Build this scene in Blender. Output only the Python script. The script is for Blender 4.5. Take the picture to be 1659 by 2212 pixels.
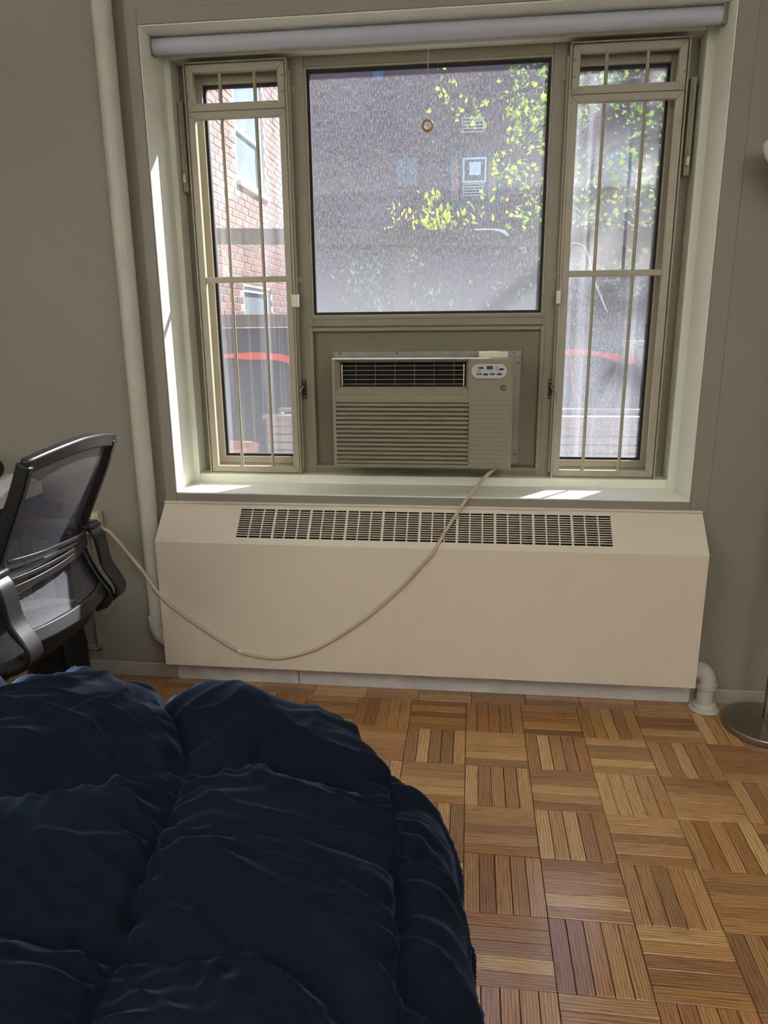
import bpy, bmesh, math, random
from mathutils import Vector, Matrix

# ------------------------------------------------------------------ clear
for o in list(bpy.data.objects):
    bpy.data.objects.remove(o, do_unlink=True)
SC = bpy.context.scene
COL = SC.collection
RND = random.Random(7)

# ------------------------------------------------------------------ camera
cam_d = bpy.data.cameras.new('camera')
cam_d.sensor_fit = 'VERTICAL'
cam_d.sensor_height = 36.0
cam_d.lens = 25.4947
cam_d.clip_start = 0.02
cam_d.clip_end = 300
cam = bpy.data.objects.new('camera', cam_d)
COL.objects.link(cam)
cam.matrix_world = Matrix(((0.99313492, -0.01983582, 0.11528041, 0.05854),
                           (0.11657844, 0.24886898, -0.96149555, -2.61720),
                           (-0.00961767, 0.96833402, 0.24947290, 1.40000),
                           (0, 0, 0, 1)))
SC.camera = cam

# ------------------------------------------------------------------ sky, sun, exposure
SUN_DIR = Vector((0.80, 1.0, 0.98)).normalized()      # towards the sun
w = bpy.data.worlds.new('sky')
SC.world = w
w.use_nodes = True
wn = w.node_tree.nodes
wl_ = w.node_tree.links
bg = wn['Background']
skyt = wn.new('ShaderNodeTexSky')
skyt.sky_type = 'NISHITA'
skyt.sun_disc = False
skyt.sun_elevation = math.radians(37.4)
skyt.sun_rotation = math.atan2(0.8, 1.0)
wl_.new(skyt.outputs[0], bg.inputs[0])
bg.inputs[1].default_value = 0.42
sun_d = bpy.data.lights.new('sun', 'SUN')
sun_d.energy = 16.0
sun_d.angle = math.radians(0.55)
sun_d.color = (1.0, 0.96, 0.89)
sun = bpy.data.objects.new('sun', sun_d)
COL.objects.link(sun)
sun.location = (6, 9, 9)
sun.rotation_euler = SUN_DIR.to_track_quat('Z', 'Y').to_euler()
SC.view_settings.view_transform = 'Standard'
SC.view_settings.look = 'None'
SC.view_settings.gamma = 1.0
SC.view_settings.use_curve_mapping = False
SC.view_settings.exposure = 0.38
FILL_L, FILL_R = 300.0, 255.0  # power of the two added fill lamps out of view


# ------------------------------------------------------------------ helpers
def P(v):
    return v


class MB:
    """collects geometry in world coordinates; build() links it as one mesh object"""
    def __init__(self):
        self.v = []
        self.f = []
        self.uv = None

    def add(self, vs, fs):
        n = len(self.v)
        self.v += [tuple(p) for p in vs]
        self.f += [tuple(i + n for i in f) for f in fs]
        return self

    def box(self, x0, x1, y0, y1, z0, z1):
        return self.add([(x0, y0, z0), (x1, y0, z0), (x1, y1, z0), (x0, y1, z0),
                         (x0, y0, z1), (x1, y0, z1), (x1, y1, z1), (x0, y1, z1)],
                        [(0, 3, 2, 1), (4, 5, 6, 7), (0, 1, 5, 4), (1, 2, 6, 5), (2, 3, 7, 6), (3, 0, 4, 7)])

    def bar(self, p0, p1, w, h, upv=(0, 0, 1)):
        p0 = Vector(p0); p1 = Vector(p1)
        d = (p1 - p0).normalized()
        u = Vector(upv)
        s = d.cross(u)
        if s.length < 1e-5:
            s = d.cross(Vector((0, 1, 0)))
        s.normalize()
        t = s.cross(d).normalized()
        vs = []
        for p in (p0, p1):
            for a, b in ((-1, -1), (1, -1), (1, 1), (-1, 1)):
                vs.append(p + s * a * w / 2 + t * b * h / 2)
        return self.add(vs, [(0, 3, 2, 1), (4, 5, 6, 7), (0, 1, 5, 4), (1, 2, 6, 5), (2, 3, 7, 6), (3, 0, 4, 7)])

    def prism_xz(self, pts, y0, y1):
        """polygon in x,z (counter-clockwise seen from -y) extruded in y"""
        n = len(pts)
        vs = [(x, y0, z) for x, z in pts] + [(x, y1, z) for x, z in pts]
        fs = [tuple(range(n)), tuple(range(2 * n - 1, n - 1, -1))]
        for i in range(n):
            j = (i + 1) % n
            fs.append((i, n + i, n + j, j))
        return self.add(vs, fs)

    def tube(self, path, r, n=10, cap=True):
        path = [Vector(p) for p in path]
        m = len(path)
        rs = r if isinstance(r, (list, tuple)) else [r] * m
        d0 = (path[1] - path[0]).normalized()
        a = Vector((0, 0, 1)) if abs(d0.z) < .9 else Vector((1, 0, 0))
        nrm = d0.cross(a).normalized()
        vs = []
        fs = []
        prev = d0
        for i in range(m):
            if i == 0:
                d = d0
            elif i == m - 1:
                d = (path[i] - path[i - 1]).normalized()
            else:
                d = (path[i + 1] - path[i - 1]).normalized()
            nrm = (nrm - d * nrm.dot(d))
            if nrm.length < 1e-6:
                nrm = d.orthogonal()
            nrm.normalize()
            b = d.cross(nrm)
            for k in range(n):
                t = 2 * math.pi * k / n
                vs.append(path[i] + (nrm * math.cos(t) + b * math.sin(t)) * rs[i])
        for i in range(m - 1):
            for k in range(n):
                k2 = (k + 1) % n
                fs.append((i * n + k, i * n + k2, (i + 1) * n + k2, (i + 1) * n + k))
        if cap:
            fs.append(tuple(range(n - 1, -1, -1)))
            fs.append(tuple((m - 1) * n + k for k in range(n)))
        return self.add(vs, fs)

    def lathe(self, prof, c, n=32, axis='z'):
        """prof: list of (radius, height); c: base centre"""
        vs = []
        fs = []
        m = len(prof)
        for r, h in prof:
            for k in range(n):
                t = 2 * math.pi * k / n
                if axis == 'z':
                    vs.append((c[0] + r * math.cos(t), c[1] + r * math.sin(t), c[2] + h))
                elif axis == 'y':
                    vs.append((c[0] + r * math.cos(t), c[1] + h, c[2] - r * math.sin(t)))
                else:
                    vs.append((c[0] + h, c[1] + r * math.cos(t), c[2] + r * math.sin(t)))
        for i in range(m - 1):
            for k in range(n):
                k2 = (k + 1) % n
                fs.append((i * n + k, i * n + k2, (i + 1) * n + k2, (i + 1) * n + k))
        if prof[0][0] > 1e-6:
            fs.append(tuple(range(n - 1, -1, -1)))
        if prof[-1][0] > 1e-6:
            fs.append(tuple((m - 1) * n + k for k in range(n)))
        return self.add(vs, fs)

    def sweep_rect(self, path, w, h, side):
        """rectangular strap along path; side = constant width direction, h = thickness"""
        path = [Vector(p) for p in path]
        side = Vector(side).normalized()
        m = len(path)
        vs = []
        fs = []
        ws = w if isinstance(w, (list, tuple)) else [w] * m
        for i in range(m):
            if i == 0:
                d = path[1] - path[0]
            elif i == m - 1:
                d = path[i] - path[i - 1]
            else:
                d = path[i + 1] - path[i - 1]
            d.normalize()
            t = d.cross(side).normalized()
            for a, b in ((-1, -1), (1, -1), (1, 1), (-1, 1)):
                vs.append(path[i] + side * a * ws[i] / 2 + t * b * h / 2)
        for i in range(m - 1):
            for k in range(4):
                k2 = (k + 1) % 4
                fs.append((i * 4 + k, i * 4 + k2, (i + 1) * 4 + k2, (i + 1) * 4 + k))
        fs.append((3, 2, 1, 0))
        fs.append(tuple((m - 1) * 4 + k for k in range(4)))
        return self.add(vs, fs)

    def build(self, name, mat, parent=None, label=None, cat=None, group=None, kind=None,
              smooth=False, bevel=0, seg=2, local=False, subsurf=0, origin=None):
        if origin is None:
            origin = Vector((0, 0, 0))
            if parent is not None and not local:
                origin = world_loc(parent)
        else:
            origin = Vector(origin)
        me = bpy.data.meshes.new(name)
        me.from_pydata([(p[0] - origin.x, p[1] - origin.y, p[2] - origin.z) for p in self.v], [], self.f)
        bm = bmesh.new()
        bm.from_mesh(me)
        bmesh.ops.recalc_face_normals(bm, faces=bm.faces)
        bm.to_mesh(me)
        bm.free()
        if self.uv:
            lay = me.uv_layers.new(name='UVMap')
            k = 0
            for poly in me.polygons:
                for li in poly.loop_indices:
                    lay.data[li].uv = self.uv[me.loops[li].vertex_index]
        if smooth:
            for p in me.polygons:
                p.use_smooth = True
        ob = bpy.data.objects.new(name, me)
        COL.objects.link(ob)
        me.materials.append(mat)
        if parent is not None:
            ob.parent = parent
        else:
            ob.location = origin
        if bevel:
            bv = ob.modifiers.new('bevel', 'BEVEL')
            bv.width = bevel
            bv.segments = seg
            bv.limit_method = 'ANGLE'
            bv.angle_limit = math.radians(40)
            if smooth is False and seg > 1:
                for p in me.polygons:
                    p.use_smooth = True
                try:
                    me.set_sharp_from_angle(angle=math.radians(35))
                except Exception:
                    pass
        elif smooth == 'auto':
            try:
                me.set_sharp_from_angle(angle=math.radians(40))
            except Exception:
                pass
        if subsurf:
            sm = ob.modifiers.new('subsurf', 'SUBSURF')
            sm.levels = subsurf
            sm.render_levels = subsurf
        tag(ob, label, cat, group, kind)
        return ob


def world_loc(o):
    p = Vector(o.location)
    q = o.parent
    while q is not None:
        p = p + Vector(q.location)
        q = q.parent
    return p


def tag(o, label=None, cat=None, group=None, kind=None):
    if label:
        o['label'] = label
    if cat:
        o['category'] = cat
    if group:
        o['group'] = group
    if kind:
        o['kind'] = kind


def thing(name, loc, label, cat, group=None, kind=None, rz=0):
    o = bpy.data.objects.new(name, None)
    o.empty_display_size = 0.05
    COL.objects.link(o)
    o.location = loc
    o.rotation_euler = (0, 0, rz)
    tag(o, label, cat, group, kind)
    return o


# ------------------------------------------------------------------ materials
def srgb(r, g, b):
    f = lambda c: (c / 255 / 12.92) if c / 255 <= 0.04045 else ((c / 255 + 0.055) / 1.055) ** 2.4
    return (f(r), f(g), f(b), 1)


def new_mat(name):
    m = bpy.data.materials.new(name)
    m.use_nodes = True
    nt = m.node_tree
    return m, nt, nt.nodes, nt.links, nt.nodes['Principled BSDF']


def ramp(nodes, stops):
    n = nodes.new('ShaderNodeValToRGB')
    cr = n.color_ramp
    while len(cr.elements) > 1:
        cr.elements.remove(cr.elements[-1])
    cr.elements[0].position = stops[0][0]
    cr.elements[0].color = stops[0][1]
    for p, c in stops[1:]:
        e = cr.elements.new(p)
        e.color = c
    return n


def paint(name, col, rough=0.5, var=0.06, scale=6.0, bump=0.06, bscale=90.0, metal=0.0, spec=0.5, objrand=0.0):
    """painted / moulded surface with faint mottling and fine relief"""
    m, nt, N, L, B = new_mat(name)
    tc = N.new('ShaderNodeTexCoord')
    nz = N.new('ShaderNodeTexNoise')
    nz.inputs['Scale'].default_value = scale
    nz.inputs['Detail'].default_value = 5
    L.new(tc.outputs['Object'], nz.inputs['Vector'])
    c0 = tuple(max(0, c * (1 - var)) for c in col[:3]) + (1,)
    c1 = tuple(min(1, c * (1 + var)) for c in col[:3]) + (1,)
    rp = ramp(N, [(0.3, c0), (0.7, c1)])
    L.new(nz.outputs['Fac'], rp.inputs['Fac'])
    out = rp.outputs['Color']
    if objrand:
        oi = N.new('ShaderNodeObjectInfo')
        hs = N.new('ShaderNodeHueSaturation')
        mr = N.new('ShaderNodeMapRange')
        mr.inputs['To Min'].default_value = 1 - objrand
        mr.inputs['To Max'].default_value = 1 + objrand
        L.new(oi.outputs['Random'], mr.inputs['Value'])
        L.new(mr.outputs[0], hs.inputs['Value'])
        L.new(out, hs.inputs['Color'])
        out = hs.outputs['Color']
    L.new(out, B.inputs['Base Color'])
    B.inputs['Roughness'].default_value = rough
    B.inputs['Metallic'].default_value = metal
    B.inputs['Specular IOR Level'].default_value = spec
    if bump:
        nb = N.new('ShaderNodeTexNoise')
        nb.inputs['Scale'].default_value = bscale
        nb.inputs['Detail'].default_value = 3
        L.new(tc.outputs['Object'], nb.inputs['Vector'])
        bp = N.new('ShaderNodeBump')
        bp.inputs['Strength'].default_value = bump
        bp.inputs['Distance'].default_value = 0.01
        L.new(nb.outputs['Fac'], bp.inputs['Height'])
        L.new(bp.outputs[0], B.inputs['Normal'])
    return m


M = {}
M['wall'] = paint('wall_paint', srgb(146, 140, 131), 0.55, 0.03, 3, 0.10, 70)
M['reveal'] = paint('window_lit_paint', srgb(244, 245, 232), 0.4, 0.03, 4, 0.08, 60)  # wall paint made lighter, window light put into the colour
M['ceiling'] = paint('ceiling_paint', srgb(215, 210, 200), 0.7, 0.03, 3, 0.08, 60)
M['base'] = paint('baseboard_paint', srgb(170, 163, 153), 0.45, 0.08, 9, 0.12, 50)
M['toe'] = paint('kick_board_paint', srgb(226, 223, 224), 0.5, 0.10, 12, 0.15, 40)
M['cover'] = paint('cover_enamel', srgb(230, 217, 202), 0.42, 0.025, 3, 0.05, 120)
M['frame'] = paint('tan_window_enamel', srgb(148, 140, 122), 0.42, 0.05, 5, 0.05, 150)
M['guard'] = paint('tan_guard_enamel', srgb(170, 162, 143), 0.38, 0.04, 7, 0.04, 150)
M['infill'] = paint('tan_infill_panel', srgb(124, 117, 98), 0.5, 0.05, 5, 0.06, 110)
M['ac'] = paint('beige_plastic', srgb(150, 143, 125), 0.42, 0.025, 5, 0.03, 300)
M['ac_shaded'] = paint('beige_plastic_shaded', srgb(120, 111, 92), 0.6, 0.03, 5, 0)  # darker copy of the beige plastic, shade put into the colour
M['ac_panel'] = paint('silver_panel_plastic', srgb(200, 203, 206), 0.3, 0.02, 8, 0)
M['dark'] = paint('black_cavity', srgb(20, 20, 22), 0.7, 0.1, 8, 0)
M['button'] = paint('grey_rubber_button', srgb(52, 54, 56), 0.5, 0.05, 30, 0)
M['lcd'] = paint('unlit_display', srgb(70, 80, 100), 0.15, 0.05, 10, 0)
M['galv'] = paint('galvanised_steel', srgb(150, 148, 142), 0.42, 0.12, 30, 0.05, 200, metal=0.75)
M['gasket'] = paint('black_gasket', srgb(26, 27, 29), 0.6, 0.1, 30, 0.05)
M['bronze'] = paint('dark_bronze', srgb(70, 64, 58), 0.38, 0.15, 40, 0.05, metal=0.8)
M['screw'] = paint('zinc_screw', srgb(170, 165, 155), 0.35, 0.1, 60, 0, metal=0.8)
M['clip'] = paint('ivory_plastic', srgb(226, 224, 204), 0.35, 0.02, 20, 0)
M['vinyl'] = paint('white_shade_vinyl', srgb(188, 191, 204), 0.45, 0.02, 3, 0.03, 60)
M['cordwhite'] = paint('white_cord', srgb(220, 218, 210), 0.6, 0.05, 80, 0)
M['ring'] = paint('brass_yellow_ring', srgb(176, 140, 84), 0.35, 0.1, 60, 0, metal=0.3)
M['grommet'] = paint('white_grommet', srgb(225, 222, 214), 0.4, 0.03, 60, 0)
M['cable'] = paint('putty_cable', srgb(196, 182, 160), 0.45, 0.04, 30, 0.03)
M['plug'] = paint('putty_plug', srgb(206, 196, 178), 0.4, 0.04, 20, 0)
M['outlet'] = paint('cream_outlet', srgb(210, 200, 172), 0.4, 0.04, 20, 0)
M['pipe'] = paint('painted_pipe', srgb(200, 194, 184), 0.38, 0.04, 12, 0.25, 35)
M['fins'] = paint('dusty_radiator_fins', srgb(44, 36, 31), 0.8, 0.25, 40, 0.1)
M['steel'] = paint('brushed_nickel', srgb(160, 152, 140), 0.32, 0.06, 40, 0.03, 300, metal=1.0)
M['lampshade'] = paint('white_lamp_glass', srgb(240, 238, 232), 0.25, 0.01, 10, 0)
M['chair'] = paint('black_plastic', srgb(20, 20, 22), 0.42, 0.10, 40, 0.04, 400)
M['seat'] = paint('black_seat_fabric', srgb(26, 27, 30), 0.8, 0.2, 300, 0.3, 500)
M['desk'] = paint('dark_stained_wood', srgb(48, 28, 22), 0.4, 0.2, 18, 0.05)
M['bag'] = paint('black_nylon', srgb(16, 18, 20), 0.7, 0.2, 60, 0.2)
M['paper'] = paint('white_plastic_wrap', srgb(232, 234, 238), 0.4, 0.03, 10, 0.05)
M['bluecloth'] = paint('blue_cloth', srgb(40, 52, 108), 0.85, 0.15, 30, 0.3)
M['foam'] = paint('black_ear_pad', srgb(18, 18, 20), 0.55, 0.1, 30, 0.1)
M['mattress'] = paint('mattress_ticking', srgb(190, 190, 195), 0.8, 0.04, 20, 0.1)
M['bedwood'] = paint('bed_base_wood', srgb(60, 42, 32), 0.5, 0.1, 12, 0.05)
M['concrete'] = paint('concrete', srgb(140, 136, 130), 0.9, 0.15, 3, 0.3, 30)
M['fence'] = paint('weathered_fence_board', srgb(98, 86, 80), 0.8, 0.2, 8, 0.2, 30, objrand=0.12)
M['tarp'] = paint('dark_panel_board', srgb(62, 58, 62), 0.8, 0.2, 5, 0.2, 30)
M['orange'] = paint('orange_safety_mesh', srgb(238, 78, 50), 0.6, 0.08, 30, 0.1)
M['strut'] = paint('grey_metal_strut', srgb(128, 124, 122), 0.6, 0.1, 10, 0.1)
M['slat'] = paint('weathered_planter_board', srgb(140, 128, 122), 0.75, 0.12, 9, 0.15, 40, objrand=0.1)
M['pot'] = paint('clay_pot', srgb(190, 128, 96), 0.8, 0.12, 12, 0.1)
M['bark'] = paint('tree_bark', srgb(74, 62, 52), 0.9, 0.25, 14, 0.4, 40)
M['aluminium'] = paint('white_aluminium_frame', srgb(208, 218, 218), 0.4, 0.03, 8, 0)
M['tealframe'] = paint('dark_teal_frame', srgb(52, 66, 72), 0.5, 0.08, 8, 0)
M['pinkbrick'] = paint('pale_brick_pier', srgb(150, 116, 108), 0.8, 0.12, 20, 0.2)
M['blind'] = paint('white_blind', srgb(215, 225, 225), 0.5, 0.03, 8, 0)
M['acwhite'] = paint('white_grille_metal', srgb(210, 206, 204), 0.5, 0.05, 20, 0)
M['mortar'] = paint('pale_mortar', srgb(178, 164, 152), 0.9, 0.08, 30, 0.2)
M['mulch'] = paint('dark_soil', srgb(58, 48, 42), 0.95, 0.3, 20, 0.4)


def brick_mat():
    m, nt, N, L, B = new_mat('red_brick')
    oi = N.new('ShaderNodeObjectInfo')
    at = N.new('ShaderNodeAttribute')
    at.attribute_name = 'rnd'
    ad = N.new('ShaderNodeMath'); ad.operation = 'ADD'
    L.new(oi.outputs['Random'], ad.inputs[0]); L.new(at.outputs['Fac'], ad.inputs[1])
    fr = N.new('ShaderNodeMath'); fr.operation = 'FRACT'
    L.new(ad.outputs[0], fr.inputs[0])
    rp = ramp(N, [(0.0, srgb(138, 80, 68)), (0.3, srgb(152, 94, 80)), (0.55, srgb(122, 78, 70)), (0.8, srgb(108, 84, 82)), (1.0, srgb(164, 108, 90))])
    rp.color_ramp.interpolation = 'LINEAR'
    L.new(fr.outputs[0], rp.inputs['Fac'])
    tc = N.new('ShaderNodeTexCoord')
    nz = N.new('ShaderNodeTexNoise'); nz.inputs['Scale'].default_value = 30; nz.inputs['Detail'].default_value = 6
    L.new(tc.outputs['Object'], nz.inputs['Vector'])
    mx = N.new('ShaderNodeMixRGB'); mx.blend_type = 'MULTIPLY'; mx.inputs[0].default_value = 0.5
    L.new(rp.outputs[0], mx.inputs[1]); L.new(nz.outputs['Fac'], mx.inputs[2])
    g = N.new('ShaderNodeBrightContrast'); g.inputs['Bright'].default_value = 0.06
    L.new(mx.outputs[0], g.inputs[0])
    L.new(g.outputs[0], B.inputs['Base Color'])
    B.inputs['Roughness'].default_value = 0.85
    return m


def brick_tex_mat(name, c1, c2, mort, sx):
    """brick pattern for walls too far off to tell bricks apart"""
    m, nt, N, L, B = new_mat(name)
    tc = N.new('ShaderNodeTexCoord')
    mp = N.new('ShaderNodeMapping')
    mp.inputs['Rotation'].default_value = (math.radians(-90), 0, 0) if sx == 'y' else (0, 0, 0)
    sp = N.new('ShaderNodeSeparateXYZ'); cb = N.new('ShaderNodeCombineXYZ')
    L.new(tc.outputs['Object'], sp.inputs[0])
    L.new(sp.outputs['Y' if sx == 'x' else 'X'], cb.inputs[0]); L.new(sp.outputs['Z'], cb.inputs[1])
    bt = N.new('ShaderNodeTexBrick')
    bt.inputs['Scale'].default_value = 1.0
    bt.inputs['Brick Width'].default_value = 0.21
    bt.inputs['Row Height'].default_value = 0.0677
    bt.inputs['Mortar Size'].default_value = 0.006
    bt.inputs['Color1'].default_value = c1; bt.inputs['Color2'].default_value = c2; bt.inputs['Mortar'].default_value = mort
    L.new(cb.outputs[0], bt.inputs['Vector'])
    L.new(bt.outputs['Color'], B.inputs['Base Color'])
    B.inputs['Roughness'].default_value = 0.9
    return m


M['brick'] = brick_mat()
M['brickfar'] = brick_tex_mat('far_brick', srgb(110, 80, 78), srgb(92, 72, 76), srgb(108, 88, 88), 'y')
M['brickwing'] = brick_tex_mat('wing_brick', srgb(165, 100, 84), srgb(135, 84, 74), srgb(200, 185, 172), 'x')


def oak_mat():
    m, nt, N, L, B = new_mat('oak_parquet')
    oi = N.new('ShaderNodeObjectInfo')
    at = N.new('ShaderNodeAttribute'); at.attribute_name = 'rnd'
    ad = N.new('ShaderNodeMath'); ad.operation = 'ADD'
    L.new(oi.outputs['Random'], ad.inputs[0]); L.new(at.outputs['Fac'], ad.inputs[1])
    fr = N.new('ShaderNodeMath'); fr.operation = 'FRACT'
    L.new(ad.outputs[0], fr.inputs[0])
    uv = N.new('ShaderNodeUVMap'); uv.uv_map = 'UVMap'
    sp = N.new('ShaderNodeSeparateXYZ'); L.new(uv.outputs[0], sp.inputs[0])
    # offset per strip
    m1 = N.new('ShaderNodeMath'); m1.operation = 'MULTIPLY_ADD'; m1.inputs[1].default_value = 41.0
    L.new(fr.outputs[0], m1.inputs[0]); L.new(sp.outputs[0], m1.inputs[2])
    m2 = N.new('ShaderNodeMath'); m2.operation = 'MULTIPLY_ADD'; m2.inputs[1].default_value = 17.0
    L.new(fr.outputs[0], m2.inputs[0]); L.new(sp.outputs[1], m2.inputs[2])
    # long-wave grain (cathedral figure)
    cA = N.new('ShaderNodeCombineXYZ')
    sA = N.new('ShaderNodeMath'); sA.operation = 'MULTIPLY'; sA.inputs[1].default_value = 0.10
    L.new(m1.outputs[0], sA.inputs[0]); L.new(sA.outputs[0], cA.inputs[0]); L.new(m2.outputs[0], cA.inputs[1])
    wv = N.new('ShaderNodeTexWave'); wv.wave_type = 'BANDS'; wv.bands_direction = 'Y'
    wv.inputs['Scale'].default_value = 42; wv.inputs['Distortion'].default_value = 7
    wv.inputs['Detail'].default_value = 3; wv.inputs['Detail Scale'].default_value = 0.9
    L.new(cA.outputs[0], wv.inputs['Vector'])
    # pores
    cB = N.new('ShaderNodeCombineXYZ')
    sB = N.new('ShaderNodeMath'); sB.operation = 'MULTIPLY'; sB.inputs[1].default_value = 14
    sC = N.new('ShaderNodeMath'); sC.operation = 'MULTIPLY'; sC.inputs[1].default_value = 420
    L.new(m1.outputs[0], sB.inputs[0]); L.new(m2.outputs[0], sC.inputs[0])
    L.new(sB.outputs[0], cB.inputs[0]); L.new(sC.outputs[0], cB.inputs[1])
    nz = N.new('ShaderNodeTexNoise'); nz.inputs['Scale'].default_value = 1.0; nz.inputs['Detail'].default_value = 4
    L.new(cB.outputs[0], nz.inputs['Vector'])
    base = ramp(N, [(0.0, srgb(206, 160, 106)), (0.16, srgb(182, 130, 82)), (0.3, srgb(226, 188, 134)), (0.45, srgb(190, 144, 94)),
                    (0.6, srgb(162, 114, 76)), (0.74, srgb(216, 172, 118)), (0.86, srgb(152, 116, 78)), (1.0, srgb(194, 142, 98))])
    L.new(fr.outputs[0], base.inputs['Fac'])
    g1 = ramp(N, [(0.0, (0.60, 0.50, 0.40, 1)), (0.30, (0.90, 0.86, 0.80, 1)), (0.75, (1.05, 1.03, 1.0, 1))])
    L.new(wv.outputs['Fac'], g1.inputs['Fac'])
    g2 = ramp(N, [(0.32, (0.42, 0.34, 0.27, 1)), (0.47, (0.95, 0.93, 0.9, 1)), (0.68, (1.12, 1.09, 1.04, 1))])
    L.new(nz.outputs['Fac'], g2.inputs['Fac'])
    x1 = N.new('ShaderNodeMixRGB'); x1.blend_type = 'MULTIPLY'; x1.inputs[0].default_value = 0.9
    L.new(base.outputs[0], x1.inputs[1]); L.new(g1.outputs[0], x1.inputs[2])
    x2 = N.new('ShaderNodeMixRGB'); x2.blend_type = 'MULTIPLY'; x2.inputs[0].default_value = 0.85
    L.new(x1.outputs[0], x2.inputs[1]); L.new(g2.outputs[0], x2.inputs[2])
    L.new(x2.outputs[0], B.inputs['Base Color'])
    rr = N.new('ShaderNodeMapRange'); rr.inputs['To Min'].default_value = 0.34; rr.inputs['To Max'].default_value = 0.24
    L.new(nz.outputs['Fac'], rr.inputs['Value']); L.new(rr.outputs[0], B.inputs['Roughness'])
    B.inputs['Coat Weight'].default_value = 0.5; B.inputs['Coat Roughness'].default_value = 0.14
    bp = N.new('ShaderNodeBump'); bp.inputs['Strength'].default_value = 0.18; bp.inputs['Distance'].default_value = 0.002
    L.new(nz.outputs['Fac'], bp.inputs['Height']); L.new(bp.outputs[0], B.inputs['Normal'])
    return m


M['oak'] = oak_mat()
M['gap'] = paint('dark_floor_joint', srgb(38, 24, 16), 0.8, 0.2, 20, 0)


def comforter_mat():
    m, nt, N, L, B = new_mat('navy_cotton')
    tc = N.new('ShaderNodeTexCoord')
    nz = N.new('ShaderNodeTexNoise'); nz.inputs['Scale'].default_value = 4; nz.inputs['Detail'].default_value = 4
    L.new(tc.outputs['Object'], nz.inputs['Vector'])
    rp = ramp(N, [(0.3, srgb(9, 16, 28)), (0.7, srgb(12, 20, 34))])
    L.new(nz.outputs['Fac'], rp.inputs['Fac']); L.new(rp.outputs[0], B.inputs['Base Color'])
    B.inputs['Roughness'].default_value = 0.85
    B.inputs['Specular IOR Level'].default_value = 0.14
    B.inputs['Sheen Weight'].default_value = 0.36
    B.inputs['Sheen Roughness'].default_value = 0.32
    B.inputs['Sheen Tint'].default_value = srgb(120, 150, 200)
    n2 = N.new('ShaderNodeTexNoise'); n2.inputs['Scale'].default_value = 700; n2.inputs['Detail'].default_value = 2
    L.new(tc.outputs['Object'], n2.inputs['Vector'])
    bp = N.new('ShaderNodeBump'); bp.inputs['Strength'].default_value = 0.12; bp.inputs['Distance'].default_value = 0.002
    L.new(n2.outputs['Fac'], bp.inputs['Height']); L.new(bp.outputs[0], B.inputs['Normal'])
    return m


M['comforter'] = comforter_mat()


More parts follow.
